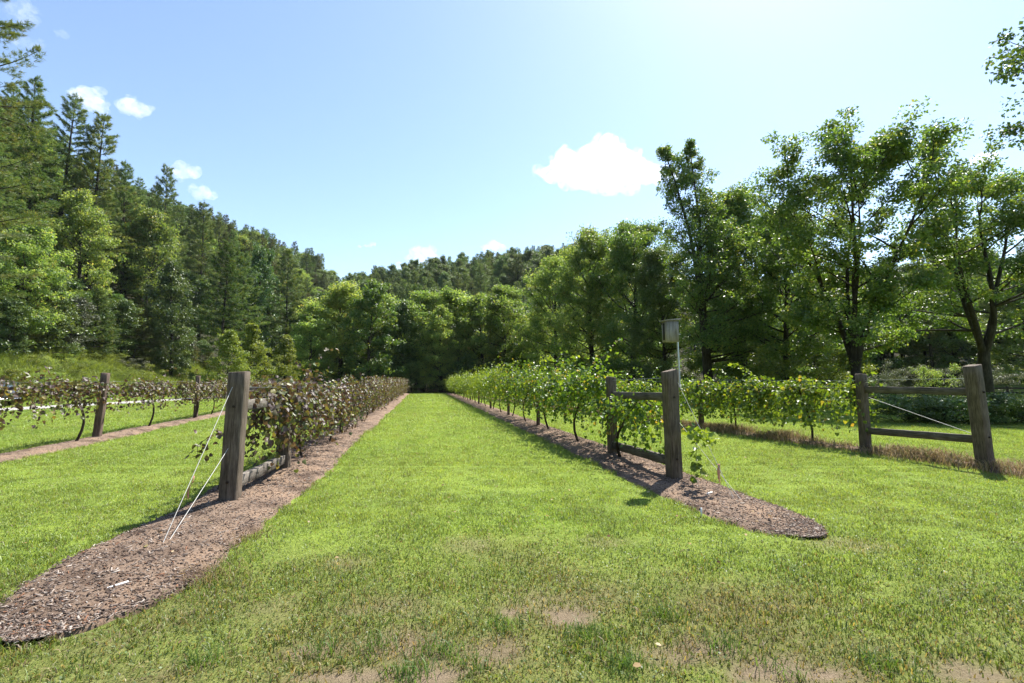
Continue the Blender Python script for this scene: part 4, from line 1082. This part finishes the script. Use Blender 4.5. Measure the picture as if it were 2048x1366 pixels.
# brush on the grassy bank below the wood
for k in range(34):
    yy_ = 27 + k * 1.7 + rgt.uniform(-1, 1); uu = 39.5 + 8 * rgt.random(); x = -uu - .2 * yy_
    h = rgt.uniform(.9, 2.6); q = rgt.random()
    if proj((x, yy_, 3))[0] < -30: continue
    plant('brush_shrub', shrubm[k % 3], (x, yy_, float(H(x, yy_))), M['leaf_light' if q < .5 else ('leaf_mid' if q < .85 else 'leaf_grey')], ['pale green', 'mid green', 'greyish'][0 if q < .5 else (1 if q < .85 else 2)] + ' brush on the grassy bank below the hillside wood', 'shrub', ['pale', 'green', 'greyish'][0 if q < .5 else (1 if q < .85 else 2)] + ' brush on the grassy bank', h / 3.2 * rgt.uniform(1, 1.6), h / 3.2, k * 1.9)
# the wooded hillside
for u in np.arange(49, 132, 7.2):
    for y in np.arange(14, 290, 7.2):
        yy_ = y + rgt.uniform(-2.9, 2.9); uu = u + rgt.uniform(-2.9, 2.9); x = -uu - .2 * yy_
        cand.append((math.hypot(x, yy_), x, yy_, 'left', uu))
for y in np.arange(88, 265, 7.5):
    for x in np.arange(-110, 60, 7.5):
        yy_ = y + rgt.uniform(-3, 3); xx_ = x + rgt.uniform(-3, 3)
        if -xx_ - .2 * yy_ < 38 and .8 * xx_ + .6 * yy_ < 165: cand.append((math.hypot(xx_, yy_), xx_, yy_, 'far', 0))
for y in np.arange(50, 150, 7.0):
    for x in np.arange(10, 150, 7.0):
        yy_ = y + rgt.uniform(-2.5, 2.5); xx_ = x + rgt.uniform(-2.5, 2.5)
        if .8 * xx_ + .6 * yy_ > 66 and xx_ > .42 * yy_: cand.append((math.hypot(xx_, yy_), xx_, yy_, 'right', 0))
cand.sort()
count = {}
for _, x, y, zone, uu in cand:
    px, _py = proj((x, y, 5))
    if not -60 < px < 2110: continue
    if zone == 'far' and not 520 < px < 1330: continue
    z = float(H(x, y))
    q = rgt.random()
    if zone == 'left' and uu < 51:
        kind = 'cedar' if q < .42 else 'edge'
        h = rgt.uniform(6, 11)
    elif zone == 'left' and uu < 57: kind, h = ('pine' if q < .45 else 'dec'), rgt.uniform(12, 19)
    elif zone == 'right': kind, h = ('pine' if q < .35 else 'dec'), rgt.uniform(13, 18)
    elif zone == 'far': kind, h = ('pine' if q < .62 else 'dec'), rgt.uniform(15, 21) * (1.12 if q < .08 else 1)
    elif q < .6: kind, h = 'pine', rgt.uniform(20, 33 if y < 75 else 28)
    else: kind, h = 'dec', rgt.uniform(15, 24)
    if not seen(x, y, z, h, 4.2 if zone == 'left' else 3.4, 4 if zone == 'far' else (12 if uu < 57 else 13)): continue
    if zone == 'right' and count.get('right', 0) > 70: continue
    count[zone] = count.get(zone, 0) + 1
    where = {'left': 'on the steep wooded hillside above the drive', 'far': 'on the far wooded ridge closing the valley', 'right': 'in the dark wood beyond the black board fence'}[zone]
    rz = rgt.uniform(0, 6.28); w = rgt.uniform(.88, 1.15)
    if kind == 'cedar':
        plant('cedar_tree', CEDM[int(q * 97) % 2], (x, y, z), M['needle_olive' if q < .28 else 'needle'], 'low olive evergreen at the edge of the wood' if q < .28 else 'low green evergreen at the edge of the wood', 'tree', 'olive evergreens at the wood edge' if q < .28 else 'green evergreens at the wood edge', h / 10 * w * 1.1, h / 10, rz)
    elif kind == 'edge':
        plant('bushy_tree', EDG[int(q * 97) % 3], (x, y, z), M['leaf_mid' if q < .75 else 'leaf_grey'], 'bushy green tree at the edge of the hillside wood' if q < .75 else 'bushy silvery tree at the edge of the hillside wood', 'tree', 'green bushy trees at the wood edge' if q < .75 else 'silvery bushy trees at the wood edge', h / 7 * w * 1.1, h / 7, rz)
    elif kind == 'pine':
        ol = zone == 'left' and q < .13 + .25 * (px < 260 and uu < 66)
        big_ = zone == 'left' and h > 23
        pm_, ph_ = (TALL[int(q * 997) % 2], 30) if big_ else (PIN[int(q * 997) % 4], 22)
        plant('pine_tree', pm_, (x, y, z), M['needle_olive' if ol else 'needle'], ('olive pine ' if ol else 'blue green pine ') + where, 'tree', ('olive ' if ol else '') + 'pines ' + where, h / ph_ * w * .98, h / ph_, rz)
    else:
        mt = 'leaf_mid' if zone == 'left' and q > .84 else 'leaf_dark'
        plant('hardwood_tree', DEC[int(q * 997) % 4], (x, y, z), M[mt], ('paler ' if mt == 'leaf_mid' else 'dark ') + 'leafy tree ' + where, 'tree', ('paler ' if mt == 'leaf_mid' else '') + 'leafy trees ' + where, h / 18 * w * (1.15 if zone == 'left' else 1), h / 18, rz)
print('forest', count)

# ------------------------------------------------------------------ black board fence beyond the far row
root = tag(empty('board_fence', (24, 37, 0)), 'black three rail board fence behind the brambles', 'fence')
fr, fb = [], []
pm = bars_mesh('post', [((0, 0, -.2), (0, 0, 1.28), .13, .13, (1, 0, 0))], np.random.default_rng(3), .002)
pm.materials.append(M['fence'])
fx = np.arange(0, 34, 2.44); fy = lambda x: .5 + .05 * x
for x in fx:
    o = link('post', pm, root); o.location = (x, fy(x), 0)
for zr in (.35, .75, 1.13):
    link('rail', bars_mesh('rail', [((fx[0], fy(fx[0]) - .085, zr), (fx[-1], fy(fx[-1]) - .085, zr), .035, .15, (0, 1, 0))]), root, M['fence'])

# ------------------------------------------------------------------ the parked car at the edge of view
def loft(name, secs, mat, parent, smooth=True):
    """skin a run of closed cross sections (each an array of points) and cap both ends"""
    secs = [np.asarray(s_, float) for s_ in secs]; k = len(secs[0]); V = np.concatenate(secs); Q = []
    for a in range(len(secs) - 1):
        for i in range(k):
            j = (i + 1) % k; Q.append((a * k + i, a * k + j, a * k + k + j, a * k + k + i))
    caps = [tuple(range(k - 1, -1, -1)), tuple((len(secs) - 1) * k + i for i in range(k))]
    me = np_mesh(name, V, [np.array(Q), np.array(caps)], smooth=False)
    o = link(name, me, parent, mat); return o
car = tag(empty('parked_car', (-36.05, 31.3, float(H(-36.05, 31.3)))), 'dark car parked on the grass beside the gravel drive', 'car')
paint = plain_mat('dark_car_paint', (.06, .065, .075), .25, .2, .6)
glass = plain_mat('car_glass', (.05, .07, .08), .06, 0, .8)
rubber = plain_mat('tyre_rubber', (.02, .02, .02), .85); chrome = plain_mat('alloy', (.7, .7, .72), .25, .9)
def sec(x, w, z0, z1, r=.12):   # a rounded rectangle across the car
    return [(x, -w + r, z0), (x, w - r, z0), (x, w, z0 + r), (x, w, z1 - r), (x, w - r, z1), (x, -w + r, z1), (x, -w, z1 - r), (x, -w, z0 + r)]
loft('body', [sec(-2.2, .70, .42, .78), sec(-2.05, .84, .30, .90), sec(-1.2, .90, .26, 1.0), sec(0, .92, .25, 1.05), sec(1.4, .91, .26, 1.08), sec(2.05, .86, .32, 1.05), sec(2.2, .76, .42, .98)], paint, car)
loft('cabin', [sec(-1.05, .70, .98, 1.05, .03), sec(-.35, .70, 1.0, 1.52, .1), sec(.6, .71, 1.0, 1.58, .1), sec(1.5, .70, 1.0, 1.52, .1), sec(2.02, .66, .98, 1.1, .03)], glass, car)
loft('roof', [sec(-.42, .62, 1.50, 1.545, .02), sec(.5, .66, 1.565, 1.62, .02), sec(1.5, .62, 1.50, 1.56, .02)], paint, car)
for sx in (-1.35, 1.35):
    for sy in (-1, 1):
        a = np.linspace(0, 2 * PI, 25)[:-1]
        prof = [(.19, -.1), (.30, -.11), (.33, -.07), (.33, .07), (.30, .11), (.19, .1)]
        secs = [[(sx + r * math.cos(t), sy * .82 + o_, .33 + r * math.sin(t)) for t in a] for r, o_ in prof]
        w_ = loft('wheel', secs, rubber, car)
        secs = [[(sx + r * math.cos(t), sy * (.82 + o_), .33 + r * math.sin(t)) for t in a] for r, o_ in ((.195, .08), (.19, .105), (.15, .09), (.05, .10), (.03, .11))]
        loft('rim', secs, chrome, w_)
for sy in (-1, 1):
    loft('tail_light', [[(2.10, sy * .80 + a_, .92 + b_) for a_, b_ in ((-.06, -.1), (.06, -.1), (.06, .1), (-.06, .1))], [(2.20, sy * .74 + a_, .92 + b_) for a_, b_ in ((-.05, -.09), (.05, -.09), (.05, .09), (-.05, .09))]], plain_mat('red_lens', (.5, .02, .02), .2), car)
loft('bumper', [sec(2.16, .78, .36, .56, .05), sec(2.27, .70, .38, .54, .05)], chrome, car)
car.rotation_euler = (0, 0, -.05)

# ------------------------------------------------------------------ clouds
cm = bpy.data.materials.new('cloud_vapour'); cm.use_nodes = True
nt = cm.node_tree; nt.nodes.remove(nt.nodes['Principled BSDF'])
pv = nt.nodes.new('ShaderNodeVolumePrincipled')
pv.inputs['Color'].default_value = (.995, .995, .995, 1); pv.inputs['Anisotropy'].default_value = .55
nt.links.new(pv.outputs[0], nt.nodes['Material Output'].inputs['Volume'])
cn = noise(nt, .035, 6, .7); cr = nt.nodes.new('ShaderNodeMapRange')
nt.links.new(cn.outputs[0], cr.inputs[0]); nt.links.new(cr.outputs[0], pv.inputs['Density'])
def cdens(m_, d):
    r_ = [n for n in m_.node_tree.nodes if n.bl_idname == 'ShaderNodeMapRange'][0]
    r_.inputs['From Min'].default_value, r_.inputs['From Max'].default_value, r_.inputs['To Min'].default_value, r_.inputs['To Max'].default_value = .40, .60, 0, d
cdens(cm, .008)
tex = bpy.data.textures.new('cloud_billows', 'CLOUDS'); tex.noise_scale = 38; tex.noise_depth = 4
CY = 1800.0
def ico(c, r, rg):
    bm_ = bpy.data.meshes.new('tmp')
    return c, r
SPH = None
def sphere_np(n=10):
    th = np.linspace(0, PI, n + 1); ph = np.linspace(0, 2 * PI, 2 * n, endpoint=False)
    V = np.array([[math.sin(t) * math.cos(p), math.sin(t) * math.sin(p), math.cos(t)] for t in th for p in ph]); k = 2 * n
    i = np.arange(n)[:, None] * k + np.arange(k)[None]; j = np.arange(n)[:, None] * k + (np.arange(k)[None] + 1) % k
    return V, np.stack([i, i + k, j + k, j], -1).reshape(-1, 4)
SV, SF = sphere_np()
def cloud(puffs, lab, vox=14, amp=30, squash=.8, dens=None):
    VV, FF, n = [], [], 0
    rg = np.random.default_rng(len(puffs) * 7 + int(puffs[0][0]))
    c0 = P(puffs[0][0], puffs[0][1], CY)
    for px, py, r in puffs:
        R = r / FPX * CY
        for k in range(9):
            a_ = rg.uniform(0, 2 * PI); rr_ = r * rg.uniform(.5, .95)
            c = P(px + (rr_ * math.cos(a_) if k else 0), py + (rr_ * .75 * math.sin(a_) if k else 0), CY + rg.normal(0, R * .5)) - c0
            VV.append(SV * R * (.8 if k == 0 else rg.uniform(.22, .5)) * np.array([1, 1, squash]) + c); FF.append(SF + n); n += len(SV)
    me = np_mesh('cloud', np.concatenate(VV), np.concatenate(FF))
    m_ = cm
    if dens:
        m_ = cm.copy(); cdens(m_, dens)
    o = tag(link('cloud', me, None, m_), lab, 'cloud'); o.location = c0
    r_ = o.modifiers.new('merge', 'REMESH'); r_.mode = 'VOXEL'; r_.voxel_size = vox; r_.use_smooth_shade = True
    d_ = o.modifiers.new('billow', 'DISPLACE'); d_.texture = tex; d_.texture_coords = 'GLOBAL'; d_.strength = amp * 1.6; d_.mid_level = .5
    return o
cloud([(1190, 340, 50), (1217, 285, 30), (1150, 335, 42), (1105, 345, 26), (1075, 345, 14), (1250, 330, 50), (1295, 345, 36), (1225, 365, 32), (1160, 365, 28), (1120, 330, 24), (1330, 350, 24), (1260, 372, 26), (1200, 372, 26)], 'big white cumulus cloud beside the two pointed tree tops', 12, 34)
cloud([(180, 195, 30), (160, 188, 22), (200, 212, 20), (262, 215, 28), (245, 212, 18), (285, 218, 18)], 'white double puffed cloud above the wooded hillside', 9, 22, dens=.012)
cloud([(365, 342, 24), (390, 345, 18), (342, 340, 14)], 'small white cloud just above the hillside pines', 8, 18, dens=.011)
cloud([(405, 385, 22), (385, 378, 14), (424, 388, 12)], 'small white cloud touching the hillside pine tops', 8, 18, dens=.011)
cloud([(60, 40, 28), (40, 20, 30), (120, 65, 16), (80, 90, 18), (45, 85, 20)], 'wispy white cloud beside the topmost pine branches', 12, 34, .6, .0035)
cloud([(850, 512, 28), (830, 522, 22), (880, 524, 20), (800, 536, 16), (865, 500, 14)], 'white cloud rising behind the far ridge in the middle', 8, 18)
cloud([(985, 492, 20), (970, 494, 12), (1003, 494, 12)], 'small white cloud above the highest part of the far ridge', 7, 14)
cloud([(735, 492, 9), (720, 493, 7), (748, 489, 7)], 'tiny thin cloud over the far ridge', 5, 9, .6, .02)
cloud([(605, 545, 16), (562, 540, 12), (590, 550, 14)], 'white cloud behind the tall lone pine', 7, 14)
cloud([(1968, 318, 20), (1950, 322, 14), (1985, 312, 14)], 'white cloud peeping over the spreading forked tree', 7, 14)

# ------------------------------------------------------------------ the slightly hazy summer air
x0, x1, y0, y1, z0, z1 = -330, 330, -80, 420, -2, 180
V = np.array([(a, b_, c_) for c_ in (z0, z1) for b_ in (y0, y1) for a in (x0, x1)], float)
F = np.array([[0, 2, 3, 1], [4, 5, 7, 6], [0, 1, 5, 4], [2, 6, 7, 3], [0, 4, 6, 2], [1, 3, 7, 5]])
hm = bpy.data.materials.new('haze_air'); hm.use_nodes = True
nt = hm.node_tree; nt.nodes.remove(nt.nodes['Principled BSDF'])
pv = nt.nodes.new('ShaderNodeVolumePrincipled')
pv.inputs['Color'].default_value = (.86, .93, 1.0, 1); pv.inputs['Density'].default_value = .00006; pv.inputs['Anisotropy'].default_value = .2
nt.links.new(pv.outputs[0], nt.nodes['Material Output'].inputs['Volume'])
tag(link('haze', np_mesh('haze', V, F), None, hm), 'faint blue summer haze in the valley air', kind='stuff')
